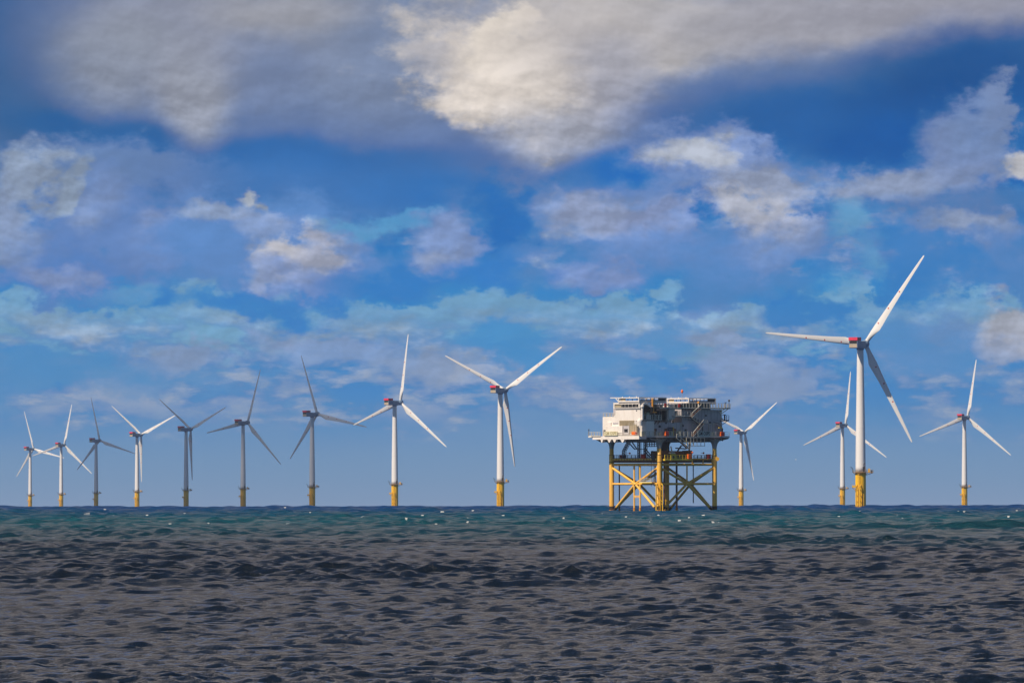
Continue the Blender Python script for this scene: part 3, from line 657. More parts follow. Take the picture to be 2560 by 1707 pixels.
# upright on the right side, riser tubes on the left side and at the back
def riser(u, v, z0, z1, r=.24, m=None):
    bm = bmesh.new(); tube(bm, (u, v, z0), (u, v, z1), r, n=14); part('riser_tube', bm, m or MJK, None, True)
    if z0 < 0: bm = bmesh.new(); tube(bm, (u, v, -5), (u, v, 1.7), r+.07, n=14); part('splash_zone', bm, MORU, None, True)
riser(L/2, 0, 8.7, 14.2, .22); riser(L/2, L, 8.7, 14.2, .22, MRUST)
riser(-.1, vJ(585), -5, 14.2, .26); riser(-.1, vJ(652), -5, 14.2, .26, MJK)
bm = bmesh.new(); beam(bm, (-.1, vJ(585), 5.1), (-.1, vJ(652), 5.1), .3); beam(bm, (-.1, vJ(585), 4.7), (-.1, vJ(652), 4.7), .2); part('riser_clamp', bm, MJK)
riser(3.0, L, -5, 14.3, .2, MRUST); riser(17, L, 8, 14.3, .18, MRUST); riser(L, L-12, 3, 15, .16, MDB)
riser(5.4, 4, -5, 15, .24, MRUST); riser(10.4, 4.2, -5, 15, .3, MRUST); riser(12, 6, 2, 15, .12, MDB); riser(9.2, 3, 3, 15, .12, MDB)
riser(-1.0, 1.2, 8, 15, .07, MDB); riser(-1.0, 2.4, 8, 15, .07, MDB)
# boat landings in front of the near leg and by the far leg
TO = Vector((-math.sin(PSI), -math.cos(PSI), 0)); LA = Vector((math.cos(PSI), -math.sin(PSI), 0))
def landing(c, zt, n2=1):
    c = Vector((*c, 0)); bm = bmesh.new()
    for t in (-.95, .95):
        tube(bm, c+TO*1.9+LA*t+Vector((0, 0, -4)), c+TO*1.9+LA*t+Vector((0, 0, zt)), .17, n=12)
        tube(bm, c+TO*1.9+LA*t+Vector((0, 0, zt)), c+TO*.5+LA*t*.7+Vector((0, 0, zt+.5)), .17, n=10)
        for z in (.4, 2.8, 5.2, zt-.6): beam(bm, c+TO*1.9+LA*t+Vector((0, 0, z)), c+TO*.5+LA*t*.5+Vector((0, 0, z)), .16)
    part('boat_landing', bm, MYEL2)
    bm = bmesh.new()
    for t in (-.28, .28): tube(bm, c+TO*1.3+LA*t+Vector((0, 0, -3)), c+TO*1.3+LA*t+Vector((0, 0, zt+1)), .06, n=8)
    for i in range(30): beam(bm, c+TO*1.3+LA*-.28+Vector((0, 0, -2+i*.38)), c+TO*1.3+LA*.28+Vector((0, 0, -2+i*.38)), .06)
    for i in range(5): beam(bm, c+TO*1.85+LA*(-.9 if i % 2 else .9)+Vector((0, 0, i*1.7)), c+TO*1.2+LA*(.3 if i % 2 else -.3)+Vector((0, 0, i*1.7+1)), .1)
    part('ladder', bm, MYEL)
landing((0, 0), 8.2); landing((9.4, 8.5), 8.0)
bm = bmesh.new(); tube(bm, (5.6, 6.0, -5), (5.6, 6.0, 15), .62, n=20); part('cable_shaft', bm, MRUST, None, True)
# small access platform on the left side
pbox('access_platform', MYB, -1.5, -.1, 1.6, 7.4, 8.9, 9.1)
rail([(-.2, 7.3), (-1.45, 7.3), (-1.45, 1.7), (-.2, 1.7)], 9.1, 1.15, MRAIL, step=.6, pw=.09)
bm = bmesh.new(); beam(bm, (-1.0, 4, 10.6), (-1.0, .6, 12.8), .3); part('access_ladder', bm, MDK)
pbox('access_platform', MRAIL, 5.5, 9.5, 8, 9.2, 8.9, 9.1); rail([(5.5, 8), (9.5, 8)], 9.1, 1.1, MRAIL, step=.5, pw=.08)
# --- cable deck between the legs
pbox('cable_deck', MRUST, .2, L-.2, .2, L-.2, 14.95, 15.75)
bm = bmesh.new()
box(bm, -.35, .15, .8, L-.8, 15.6, 16.15); part('deck_edge_beam', bm, MJK)
bm = bmesh.new()
for i in range(16): box(bm, -.42, -.33, 1.5+i*1.25, 1.62+i*1.25, 15.55, 16.2)
ob = part('edge_stiffener', bm, MRUST); ob['kind'] = 'stuff'
pbox('deck_edge_beam', MJK, 12.6, L-.8, -.3, .15, 15.75, 16.05)
for u in (12.8, 17, 20.6):
    bm = bmesh.new(); beam(bm, (u, -.1, 14.5), (u, -.1, 15.9), .28); part('deck_bracket', bm, MJK)
pbox('deck_recess', MBLK, 12.6, L-.8, .16, .19, 14.9, 15.7)
rail([(-.2, L-1), (-.2, 4.0)], 16.15, 1.1, MDB, step=1.6, pw=.1, mid=3)
rail([(13.5, -.1), (L-.9, -.1)], 16.05, 1.1, MDB, step=1.6, pw=.1, mid=3)
rail([(L-.3, .8), (L-.3, L-1)], 16.0, 1.1, MDB, step=1.6, pw=.1)
rail([(.8, L-.3), (L-1, L-.3)], 16.0, 1.1, MDB, step=1.6, pw=.1)
# basket platform on the right side
bk = pbox('basket_platform', MYB, .9, 11.4, -1.6, -.35, 15.5, 15.95)
rail([(.9, -1.5), (11.3, -1.5)], 15.95, 1.2, MYB, bk, step=1.1, pw=.16, rw=.12)
pbox('sign_board', MYB, 3.0, 5.0, -1.72, -1.62, 15.6, 17.45, bk)
bm = bmesh.new(); bmesh.ops.create_cone(bm, cap_ends=True, segments=20, radius1=.42, radius2=.42, depth=.06, matrix=Matrix.Translation((4, -1.75, 16.5)) @ Matrix.Rotation(R_(90), 4, 'X')); part('sign_emblem', bm, MDK, bk)
pbox('orange_locker', MORG, 9.9, 11.2, -1.7, -1.0, 15.95, 17.4, bk, .05)
pbox('blue_locker', MDB, 5.8, 7.6, -1.2, -.8, 15.95, 16.9, bk, .05)
pbox('equipment_house', MRUST, 2.3, 12.6, 2, 6.5, 15.75, 18.35, None, .06); pbox('equipment_house', MRUST, 11.6, 13.4, .6, 3, 15.75, 18.5, None, .06)
bm = bmesh.new(); box(bm, 3.6, 5.4, -1.0, 0, 17.55, 17.95); beam(bm, (4.6, -.5, 17.9), (4.1, -.5, 19.7), .28); part('small_davit', bm, MRAIL)
bm = bmesh.new(); tube(bm, (L+.2, -1.0, 16.0), (L+.55, -.2, 16.0), .62, n=24); part('cable_drum', bm, MJK, None, True)
for (u, v, z) in ((12.4, -.6, 17.9), (17.3, 0, 17.75), (-.6, 12.6, 17.7)):
    bm = bmesh.new(); ball(bm, (u, v, z), .30); beam(bm, (u-.9, v+.2, z), (u, v, z), .1); part('orange_lamp', bm, MORG, None, True)
for (u, v, z, a) in ((19.2, 0, 16.1, .55), (-.5, 6.6, 16.15, .6), (2.5, 19.5, 16, .8)): pbox('fire_cabinet', MRD, u-a, u+a, v-.5 if u > 5 else v-.7, v+.5 if u > 5 else v+.6, z, z+1.3, None, .05)
# cable trays and ladders hanging between the decks
def truss(a, b_, w=.75, n=6, name='cable_tray', m=None):
    a = Vector(a); b_ = Vector(b_); bm = bmesh.new()
    for s_ in (-1, 1):
        beam(bm, a+Vector((0, s_*w/2, 0)), b_+Vector((0, s_*w/2, 0)), .2); beam(bm, a+Vector((.5, s_*w/2, 0)), b_+Vector((.5, s_*w/2, 0)), .14)
    for i in range(n+1):
        p = a.lerp(b_, i/n); p2 = a.lerp(b_, min(1, (i+.5)/n)); beam(bm, p+Vector((0, -w/2, 0)), p+Vector((0, w/2, 0)), .12)
        if i < n: beam(bm, p+Vector((0, -w/2, 0)), a.lerp(b_, (i+1)/n)+Vector((0, w/2, 0)), .09)
    box(bm, 0, .01, 0, .01, 0, .01) if False else None
    part(name, bm, m or MDB)
v0 = lambda X: vJ(X)
truss((1, v0(490), 21.2), (1, v0(433), 18.4), 1.1, 5); truss((1, v0(433), 18.4), (1, v0(430), 16), 1.1, 3)
truss((1.5, v0(590), 21.4), (1.5, v0(590), 16), .9, 7); truss((1.5, v0(660), 21.4), (1.5, v0(660), 16), .9, 7)
for a, b_ in (((1, v0(500), 20.6), (1, v0(560), 18.9)), ((1, v0(530), 21), (1, v0(585), 18.9)), ((1, v0(680), 19.0), (1, v0(770), 16.2)), ((1, v0(670), 18.4), (1, v0(740), 16.3))):
    bm = bmesh.new(); beam(bm, a, b_, .26); part('tray_strut', bm, MDB)
bm = bmesh.new(); beam(bm, (1, v0(560), 18.9), (1, v0(700), 18.9), .2); part('tray_strut', bm, MDB)
for z in (19.7, 20.3, 20.9):
    bm = bmesh.new(); tube(bm, (2, 8.5, z), (2, .8, z), .13, n=10); part('service_pipe', bm, MDB, None, True)
for i in range(7): 
    bm = bmesh.new(); beam(bm, (2, 1.2+i*1.1, 19.6), (2, 1.2+i*1.1, 21.4), .2); part('pipe_hanger', bm, MDB)
bm = bmesh.new(); box(bm, 6, 8, 6, 8, 15.7, 21.5); part('cable_shaft', bm, MDB)
for a, b_ in (((3.5, 3, 20.8), (1.5, 1, 18)), ((8, 1, 18.3), (9.4, .8, 20)), ((9, 3, 19.2), (13, 3, 19.0)), ((13, 1.5, 16), (13, 1.5, 21.5)), ((9.6, 8, 16), (9.6, 8, 21.4)), ((10.6, 8, 16), (10.6, 8, 21.4))):
    bm = bmesh.new(); beam(bm, a, b_, .34); part('tray_strut', bm, MDB)
bm = bmesh.new(); ball(bm, (-.6, 2.0, 16.5), .95, (.6, .6, 1.1), 2); beam(bm, (-.6, 2.4, 17), (-.6, 2.4, 18.3), .14); beam(bm, (-.6, 2.4, 18.3), (-.6, 1.9, 18.3), .14); part('hose_reel', bm, MDK)

# --- main deck
U0, U1, VB = -8.0, 27.4, 22.4
bm = bmesh.new()
box(bm, U0+.05, U1, -.25, VB, 22.3, 22.62); part('main_deck', bm, MTG)
bm = bmesh.new(); box(bm, U0-.06, U0+.4, -.31, 20.8, 21.75, 22.7); part('deck_fascia', bm, MTW)
bm = bmesh.new(); box(bm, U0+.42, -5.2, -.31, .2, 21.75, 22.3); part('deck_fascia', bm, MTG)
# keel of girders under the deck, tapering at both ends
bm = bmesh.new(); prism(bm, [(U0+1.2, .1, 22.28), (U0+2.2, .1, 21.0), (20, .1, 20.95), (22.5, .1, 21.05), (U1-.2, .1, 21.95), (U1-.05, .1, 22.28)], (0, 18.5, 0)); part('deck_girders', bm, MDK)
bm = bmesh.new(); prism(bm, [(U0+1.2, 18.7, 22.28), (U0+1.2, 18.7, 21.0), (U0+1.2, 22.0, 22.2)], (U1-U0-3, 0, 0)); part('deck_girders', bm, MDK)
for i in range(12):
    u = -4+i*2.6; bm = bmesh.new(); box(bm, u, u+.15, -.22, .08, 21.3, 22.25); part('girder_rib', bm, MDK)
for X, w in ((205, 30), (290, 44), (350, 40), (440, 48)):
    v = vL(X); bm = bmesh.new(); prism(bm, [(U0-.02, v-w/50, 21.74), (U0-.02, v+w/50, 21.74), (U0-.02, v+w/230, 20.85), (U0-.02, v-w/230, 20.85)], (.9, 0, 0)); part('gusset', bm, MTW)
bm = bmesh.new(); box(bm, U0-.4, U0+1.5, 20.9, 22.4, 22.4, 22.75); part('walkway', bm, MTW)
rail([(U0+2, 22.3), (U0-.3, 22.3), (U0-.3, vL(195))], 22.7, 1.3, MRAIL, step=1.4, pw=.13, mid=3)
bm = bmesh.new(); beam(bm, (U0-.3, 22.2, 22.7), (U0-.3, 22.2, 24.6), .14); ball(bm, (U0-.3, 22.2, 24.7), .2); part('navigation_light', bm, MDK)
# left tower block
bm = bmesh.new(); prism(bm, [(-7.4, 11.05, 22.62), (-7.4, 2.2, 22.62), (-4.9, -.1, 22.62), (-2.0, -.1, 22.62), (-2.0, 11.05, 22.62)], (0, 0, 4.5)); hull = part('control_block', bm, MTW)
pbox('control_block', MTW, -7.4, -6.45, -.1, vL(345), 27.13, 30.7, None, .05); pbox('control_block', MTG, -6.44, -2.4, 4.2, vL(345), 27.13, 30.7, None, .05)
lb = pbox('stair_block', MTW, -7.35, 4, vL(345)+.02, vL(195), 22.62, 28.3, None, .05)
bm = bmesh.new(); prism(bm, [(-7.38, vL(345)+.03, 28.31), (-7.38, vL(318), 28.31), (-7.38, vL(345)+.03, 29.0)], (3, 0, 0)); part('sloping_cheek', bm, MTW)
rail([(-3, vL(200)), (-7.2, vL(200)), (-7.2, vL(340))], 28.3, 1.2, MRAIL, step=1.3, pw=.12, mid=2)
rail([(3.8, vL(200)), (3.8, vL(330))], 28.3, 1.2, MRAIL, step=1.3, pw=.12, mid=2)
# window storey, overhanging
wb = pbox('window_storey', MTW, -7.75, -6.5, -.25, vL(330), 30.72, 32.45, None, .05); pbox('window_storey', MTG, -6.49, -2.4, 4.2, vL(332), 30.72, 32.45, None, .05)
pbox('storey_ledge', MTG, -7.6, -6.5, -.15, vL(333), 30.6, 30.72, wb)
pbox('window_recess', MBLK, -7.79, -7.74, vL(615), vL(345), 31.1, 32.1, wb)
pbox('painted_lit_interior', MTAN, -7.83, -7.79, vL(420), vL(350), 31.1, 31.8, wb)  # tan panel painted as the lit interior behind the windows
for X in (430, 465, 505, 548, 590):
    pbox('mullion', MTW, -7.85, -7.79, vL(X)-.035, vL(X)+.035, 31.0, 32.15, wb)
for z in (31.02, 32.13): pbox('window_rail', MTW, -7.86, -7.78, vL(622), vL(343), z-.06, z+.06, wb)
# body behind and to the right
pbox('plant_house', MTG, -4.1, 25.5, 1.0, 18, 22.62, 26.75, None, .05)
bm = bmesh.new(); prism(bm, [(-4.15, 1.0, 22.62), (-4.15, 5.6, 22.62), (-4.15, 5.6, 26.7), (-4.15, 2.6, 26.7), (-4.15, 1.6, 25.4), (-4.15, .98, 24.3)], (.04, 0, 0)); part('end_panel', bm, MTW)
pbox('plant_house', MTG, 9.8, 25.45, 1.05, 18, 26.76, 30.6, None, .05)
pbox('plant_house', MTG, -2.4, 9.78, 6.2, 18, 26.76, 32.2, None, .05)
pbox('plant_house', MDK, 9.8, 24.5, 5.0, 18, 30.62, 32.2, None, .05)
pbox('wall_seam', MDK, 12, 25.5, 1.0, 1.04, 27.35, 27.42)
# white switch room with its lit end
wr = pbox('switch_room', MTW, 4.3, 6.6, .5, 5.0, 27.9, 32.1, None, .05)
bm = bmesh.new(); prism(bm, [(4.32, .55, 27.9), (4.32, 4.9, 27.9), (4.32, 4.9, 26.8), (4.32, 2.4, 26.8)], (2.2, 0, 0)); part('sloping_base', bm, MTW, wr)
pbox('window', MBLK, 4.22, 4.3, 3.6, 4.5, 31.2, 31.9, wr); pbox('doorway', MBLK, 4.22, 4.3, 3.9, 4.6, 28.6, 30, wr); pbox('doorway', MBLK, 4.22, 4.3, 3.1, 3.5, 28.9, 29.8, wr)
for i in range(11): pbox('wall_seam', MDK, uR(1210)+i*1.25, uR(1210)+i*1.25+.05, 1.035, 1.05, 27.4, 30.5)
for X in (760, 930, 1010, 1100, 1170, 1290, 1500, 1560): pbox('wall_seam', MDK, uR(X), uR(X)+.06, .97, 1.0, 22.8, 26.6)
for X, Y in ((1260, 330), (1320, 395), (1450, 350), (1500, 430), (1180, 470), (980, 440)): pbox('wall_vent', MDK, uR(X)-.35, uR(X)+.35, .93, 1.02, Z(Y)-.25, Z(Y)+.25)
for X in (700, 760, 1150, 1290, 1480, 1530):
    bm = bmesh.new(); tube(bm, (uR(X), .8, 22.7), (uR(X), .8, 26.4), .1, n=8); tube(bm, (uR(X), .8, 26.4), (uR(X)+1.2, .8, 26.4), .1, n=8); part('drain_pipe', bm, MRAIL)
for X, w, h in ((690, .5, 1.4), (890, .5, 1.1), (1010, .7, 1.3), (1120, .6, 1.6), (1175, .4, 1.0), (1225, .4, 1.3), (1500, .6, 1.2), (1545, .4, 1.5)): pbox('deck_locker', MTW if int(X) % 2 else MCRM, uR(X)-w, uR(X)+w, .15, .8, 22.65, 22.65+h, None, .04)
# dome, bulge and fittings on the left face
bm = bmesh.new(); ball(bm, (-7.6, -.05, 26.9), .82, (1, 1, 1.05), 3); lathe(bm, [(.80, 25.7), (.82, 26.9)], 24, -7.6, -.05); part('white_dome', bm, MTW, None, True)
pbox('louvre_panel', MTAN, -7.46, -7.4, vL(560), vL(390), 25.75, 27.3); pbox('louvre_panel', MTAN, -7.47, -7.41, vL(592), vL(505), 23.4, 26.1)
bm = bmesh.new()
for i in range(9): box(bm, -7.52, -7.46, vL(560)+.05, vL(390)-.05, 25.85+i*.16, 25.9+i*.16)
part('louvre_slats', bm, MTAN)['kind'] = 'stuff'
pbox('grey_vent', MTG, -7.45, -7.39, vL(375), vL(315), 26.2, 26.75); pbox('recess_panel', MTG, -7.46, -7.4, vL(505), vL(437), 22.75, 25.7)
pbox('dark_window', MBLK, -7.52, -7.46, vL(486), vL(446), 23.85, 24.8); pbox('white_locker', MTW, -7.9, -7.36, vL(436), vL(245), 22.75, 25.7, None, .06)
pbox('white_locker', MTW, -7.75, -7.3, vL(300), vL(250), 25.72, 26.8, None, .06); pbox('ventilator', MDK, -7.6, -7.35, vL(240), vL(212), 23.6, 24.6); pbox('ventilator', MTAN, -7.62, -7.33, vL(243), vL(210), 22.8, 23.6)
for X in (505, 560, 585): 
    bm = bmesh.new(); tube(bm, (-7.6, vL(X), 22.7), (-7.6, vL(X), 26.6), .07, n=8); part('drain_pipe', bm, MRAIL)
pbox('orange_raft_box', MORG, -8.1, -7.5, vL(583), vL(545), 23.0, 23.95, None, .1); pbox('fire_cabinet', MRD, -8.0, -7.5, vL(596), vL(584), 23.0, 23.8)
pbox('wall_light', MDK, -7.5, -7.38, vL(590), vL(580), 30.0, 30.3); pbox('orange_lamp', MORG, -7.2, -6.7, -.35, -.12, 28.3, 29.0)
rail([(U0-.05, vL(245)), (U0-.05, .0)], 22.7, 1.0, MRAIL, step=2.2, pw=.08, mid=2)
# signs with the platform name
def text(body, size, loc, rot, m, par, w=None):
    cu = bpy.data.curves.new('t', 'FONT'); cu.body = body; cu.size = size; cu.extrude = .015; cu.align_x = 'CENTER'; cu.align_y = 'CENTER'; cu.offset = .022; cu.space_character = 1.08
    o = bpy.data.objects.new('t', cu); put(o); bpy.context.view_layer.update()
    me = bpy.data.meshes.new_from_object(o.evaluated_get(bpy.context.evaluated_depsgraph_get())); bpy.data.objects.remove(o)
    me.materials.clear(); me.materials.append(m); q = bpy.data.objects.new('lettering', me); put(q, par)
    xs = [v.co.x for v in me.vertices]; wd = max(xs)-min(xs)
    q.matrix_basis = Matrix.Translation(loc) @ rot @ Matrix.Diagonal(((w/wd) if w else 1, 1, 1, 1))
    return q
s1 = pbox('name_sign', MCRM, -8.35, -8.2, vL(392), vL(243), 22.85, 24.15)
text('GM OSPE', 1.35, (-8.37, (vL(392)+vL(243))/2, 23.5), Matrix.Rotation(R_(-90), 4, 'Z') @ Matrix.Rotation(R_(90), 4, 'X'), MLET2, s1, 5.2)
s2 = pbox('name_sign', MSGN, uR(1313), uR(1462), -.62, -.5, 22.5, 24.2)
text('GM OSPE', 1.45, ((uR(1313)+uR(1462))/2, -.64, 23.45), Matrix.Rotation(R_(90), 4, 'X'), MBLK, s2, 4.4)
# --- right side: rails, walkways, stairs
rail([(-6.9, -.2), (uR(1250), -.2)], 22.7, 1.35, MRAIL, step=1.5, pw=.2, mid=2, rw=.1)
rail([(uR(1480), -.2), (U1-.2, -.2), (U1-.2, 8)], 22.7, 1.25, MRAIL, step=1.9, pw=.12, mid=2)
pbox('dark_wall', MDK, -6.4, -2.42, 4.1, 4.19, 27.2, 32.4); pbox('dark_wall', MDK, -2.4, 4.2, 6.05, 6.19, 27.2, 32.2)
wk = pbox('crane_platform', MDK, -6.4, .8, -.25, 6.1, 27.15, 27.4)
rail([(-6.5, 0), (-6.2, -.2), (.7, -.2), (.7, 3)], 27.4, 1.5, MRAIL, wk, step=1.25, pw=.15)
for u in (-5, -3, -1, .3): bm = bmesh.new(); beam(bm, (u, -.1, 27.2), (u, 1.0, 26.2), .16); part('walkway_bracket', bm, MDK, wk)
for X, Y0 in ((690, 350), (715, 300), (860, 310)): bm = bmesh.new(); beam(bm, (uR(X), 1.5, 27.4), (uR(X), 1.5, Z(Y0)), .18); part('support_post', bm, MTG)
pbox('equipment_box', MTW, -4.2, -2.6, .6, 2.2, 27.4, 28.9, None, .05); pbox('equipment_box', MCRM, -4.1, -2.9, .8, 2.0, 28.9, 29.7, None, .05); pbox('equipment_box', MDK, -1.6, -.4, 2, 4, 27.4, 30.2, None, .05)
uw = pbox('upper_walkway', MDK, 0, uR(1640), -.3, 1.3, 30.75, 30.95)
pbox('walkway_edge', MRAIL, 0, uR(1640), -.36, -.3, 30.85, 31.08, uw)
rail([(0, 4), (0, -.25), (uR(1640), -.25)], 31.0, 1.4, MRAIL, uw, step=1.15, pw=.17, mid=2, rw=.1)
pbox('walkway_end', MDK, uR(1640), uR(1715), -.1, 2.2, 30.8, 31.0, uw); rail([(uR(1640), -.1), (uR(1712), -.1), (uR(1712), 2.1)], 31.0, 1.3, MRAIL, uw, step=1.1, pw=.1, mid=2)
for (a, b_) in (((uR(1700), .5, 30.8), (uR(1620), .9, 29.2)), ((uR(1660), .5, 30.8), (uR(1618), .9, 29.9))): bm = bmesh.new(); beam(bm, a, b_, .16); part('walkway_bracket', bm, MYB, uw)
mw = pbox('middle_walkway', MDK, uR(1035), uR(1240), -.3, 1.0, 28.35, 28.55)
rail([(uR(1035), -.25), (uR(1235), -.25)], 28.6, 1.3, MRAIL, mw, step=1.1, pw=.16, mid=2, rw=.1)
pbox('walkway_edge', MRAIL, uR(1035), uR(1240), -.36, -.3, 28.45, 28.65, mw)
bc = pbox('side_balcony', MDB, uR(1618), uR(1708), .3, 2.5, 27.2, 27.4); rail([(uR(1660), .3), (uR(1705), .3), (uR(1705), 2.4)], 27.4, 1.5, MDB, bc, step=1, pw=.12)
bm = bmesh.new(); beam(bm, (uR(1700), .9, 27.2), (uR(1617), 1.2, 25.6), .14); part('balcony_brace', bm, MDB, bc)
bm = bmesh.new()
pp = [(uR(1612), .9, 30.0), (uR(1630), .9, 29.2), (uR(1632), .9, 28.2), (uR(1655), .9, 27.4)]
for a, b_ in zip(pp, pp[1:]): tube(bm, a, b_, .22, n=10)
part('curved_duct', bm, MTW)
def stair(u0, z0, u1, z1, v=-.9, w=.8, m=MSTR):
    bm = bmesh.new(); d = Vector((u1-u0, 0, z1-z0)); n = max(4, int(abs(z1-z0)/.25))
    for vv in (v, v+w): beam(bm, (u0, vv, z0), (u1, vv, z1), .1, .34)
    for i in range(n): p = Vector((u0, v, z0))+d*((i+.5)/n); box(bm, p.x-.14, p.x+.14, v+.05, v+w-.05, p.z-.03, p.z+.03)
    o = part('staircase', bm, m)
    bm = bmesh.new()
    for vv in (v-.05,):
        for hh in (1.05, -.2): beam(bm, (u0, vv, z0+hh), (u1, vv, z1+hh), .17)
        for i in range(4): p = Vector((u0, vv, z0))+d*(i/3); beam(bm, p, p+Vector((0, 0, 1.05)), .1)
    part('handrail', bm, MRAIL, o)
    return o
stair(uR(1345), 31.0, uR(1235), 28.4); stair(uR(1245), 28.4, uR(1345), 26.5, -.2, .8, MDK); stair(uR(1378), 26.55, uR(1250), 22.7)
pbox('stair_landing', MDK, uR(1330), uR(1420), -1.0, .9, 26.35, 26.5); rail([(uR(1375), -.95), (uR(1418), -.95), (uR(1418), .6)], 26.5, 1.1, MRAIL, step=1, pw=.1)
bm = bmesh.new(); beam(bm, (uR(1398), .5, 22.6), (uR(1398), .5, 26.4), .18); part('landing_post', bm, MDK)
stair(uR(1050), 22.3, uR(1195), 19.0, -1.1, .8, MDK)
# hanging cage under the deck
cg = pbox('hanging_platform', MRAIL, uR(1180), uR(1405), -.35, 1.4, 19.75, 19.9)
bm = bmesh.new()
for X in (1185, 1235, 1270, 1310, 1355, 1400):
    for v in (-.35, 1.35): beam(bm, (uR(X), v, 19.8), (uR(X), v, 22.25), .13)
for z in (20.9, 22.2): beam(bm, (uR(1185), -.35, z), (uR(1400), -.35, z), .1)
beam(bm, (uR(1270), -.35, 19.9), (uR(1235), -.35, 22.1), .08)
part('cage_frame', bm, MRAIL, cg)
for X in (1180, 1205, 1222): bm = bmesh.new(); beam(bm, (uR(X), -.6, 19.0), (uR(X)+.1, -.6, 20.9), .13); part('ladder_rail', bm, MRAIL)
pbox('yellow_sign', MYB, uR(1160), uR(1190), -.5, -.4, 21.0, 21.3, cg)
for X in (780, 1540): bm = bmesh.new(); prism(bm, [(uR(X)-1.0, -.45, 22.1), (uR(X)-.2, -.45, 21.6), (uR(X)+1.4, -.45, 21.5), (uR(X)+2.2, -.45, 21.9), (uR(X)+1.4, -.45, 21.7), (uR(X)-.2, -.45, 21.8)], (0, .15, 0)); part('fender_beam', bm, MTG)
# boxes, lamps and openings along the right side
for X, z, w in ((950, 22.75, 20), (1605, 22.75, 18)): 
    o = pbox('fire_cabinet', MRD, uR(X)-.6, uR(X)+.6, -.75, .1, z, z+1.3, None, .05); pbox('lit_end', MORG, uR(X)-.64, uR(X)-.6, -.72, .06, z+.05, z+1.25, o)  # orange sheet paints the cabinet's sunlit end brighter
for X, z in ((940, 31.2), (1105, 31.15)): pbox('fire_cabinet', MRD, uR(X)-.35, uR(X)+.35, -.5, -.1, z, z+1.1, None, .04)
for X, Y0, Y1, w in ((905, 468, 492, 12), (1060, 412, 440, 9), (800, 420, 520, 26), (860, 505, 540, 8), (1140, 520, 545, 14), (1210, 510, 530, 10)): pbox('wall_opening', MBLK, uR(X)-w/30, uR(X)+w/30, .9, 1.02, Z(Y1), Z(Y0))
for X, w in ((840, 16), (1075, 22), (975, 14)): pbox('door', MSTR, uR(X)-w/30, uR(X)+w/30, .88, 1.01, 22.7, 24.9)
bm = bmesh.new(); beam(bm, (uR(1000), -.1, 22.7), (uR(1000), -.1, 24.8), .14); box(bm, uR(980), uR(1020), -.4, .3, 24.3, 24.8); box(bm, uR(985), uR(1050), .1, .5, 24.9, 25.3); part('small_crane', bm, MDB)
bm = bmesh.new(); tube(bm, (uR(1037), -.1, 22.7), (uR(1037), -.1, 25.4), .14, n=10); part('yellow_post', bm, MYB)
bm = bmesh.new(); beam(bm, (uR(1520), .4, 27.0), (uR(1590), -.2, 26.3), .16); beam(bm, (uR(1590), -.2, 26.3), (uR(1615), -.3, 24.6), .3); beam(bm, (uR(1550), .0, 25.9), (uR(1598), -.3, 25.2), .34); beam(bm, (uR(1612), -.3, 22.7), (uR(1612), -.3, 25.0), .3); part('boat_davit', bm, MDK)
pbox('yellow_hook', MYB, uR(1562), uR(1592), -.75, -.4, 25.1, 25.35)
for X in (1060, 1120, 1190, 1000, 920): pbox('equipment_box', MDK, uR(X)-.5, uR(X)+.45, 1.6, 3, 28.6 if X > 1030 else 27.4, 30.2, None, .05)
bm = bmesh.new(); tube(bm, (uR(1040), 1.0, 22.7), (uR(1040), 1.0, 30.7), .16, n=10); part('drain_pipe', bm, MTG)
bm = bmesh.new(); tube(bm, (uR(1005), .9, 26.8), (uR(1005), .9, 31), .12, n=10); part('drain_pipe', bm, MTW)
# crane on the platform
cr_ = bpy.data.objects.new('crane', None); put(cr_, sub)
bm = bmesh.new(); tube(bm, (-6.8, -.2, 27.4), (-6.8, -.2, 31.2), .42, n=16); ball(bm, (-6.8, -.2, 31.3), .65); part('crane_post', bm, MTW, cr_, True)
bm = bmesh.new(); beam(bm, (-6.1, .3, 27.6), (-6.1, .3, 31.0), .5); box(bm, -6.3, -5.2, 0, 1, 27.2, 28.6); part('crane_back', bm, MBLK, cr_)
bm = bmesh.new(); pts = [(-6.9, -.3, 31.3), (-6.3, -.3, 32.2), (-5.2, -.3, 32.2), (-3.1, -.3, 31.1), (-3.0, -.3, 30.6)]
for a, b_ in zip(pts, pts[1:]): beam(bm, a, b_, .55, .62)
part('crane_arm', bm, MTW, cr_)
bm = bmesh.new(); beam(bm, (-3.3, -.4, 31.2), (-3.4, -.4, 29.3), .75, .7); beam(bm, (-4.7, -.2, 31.4), (-3.6, -.2, 30.4), .4); part('crane_head', bm, MBLK, cr_)
bm = bmesh.new(); beam(bm, (-2.9, -.5, 29.6), (-2.95, -.5, 33.7), .52); box(bm, -3.2, -1.6, -.8, 0, 29.5, 29.8); part('orange_boom', bm, MOR2, cr_)
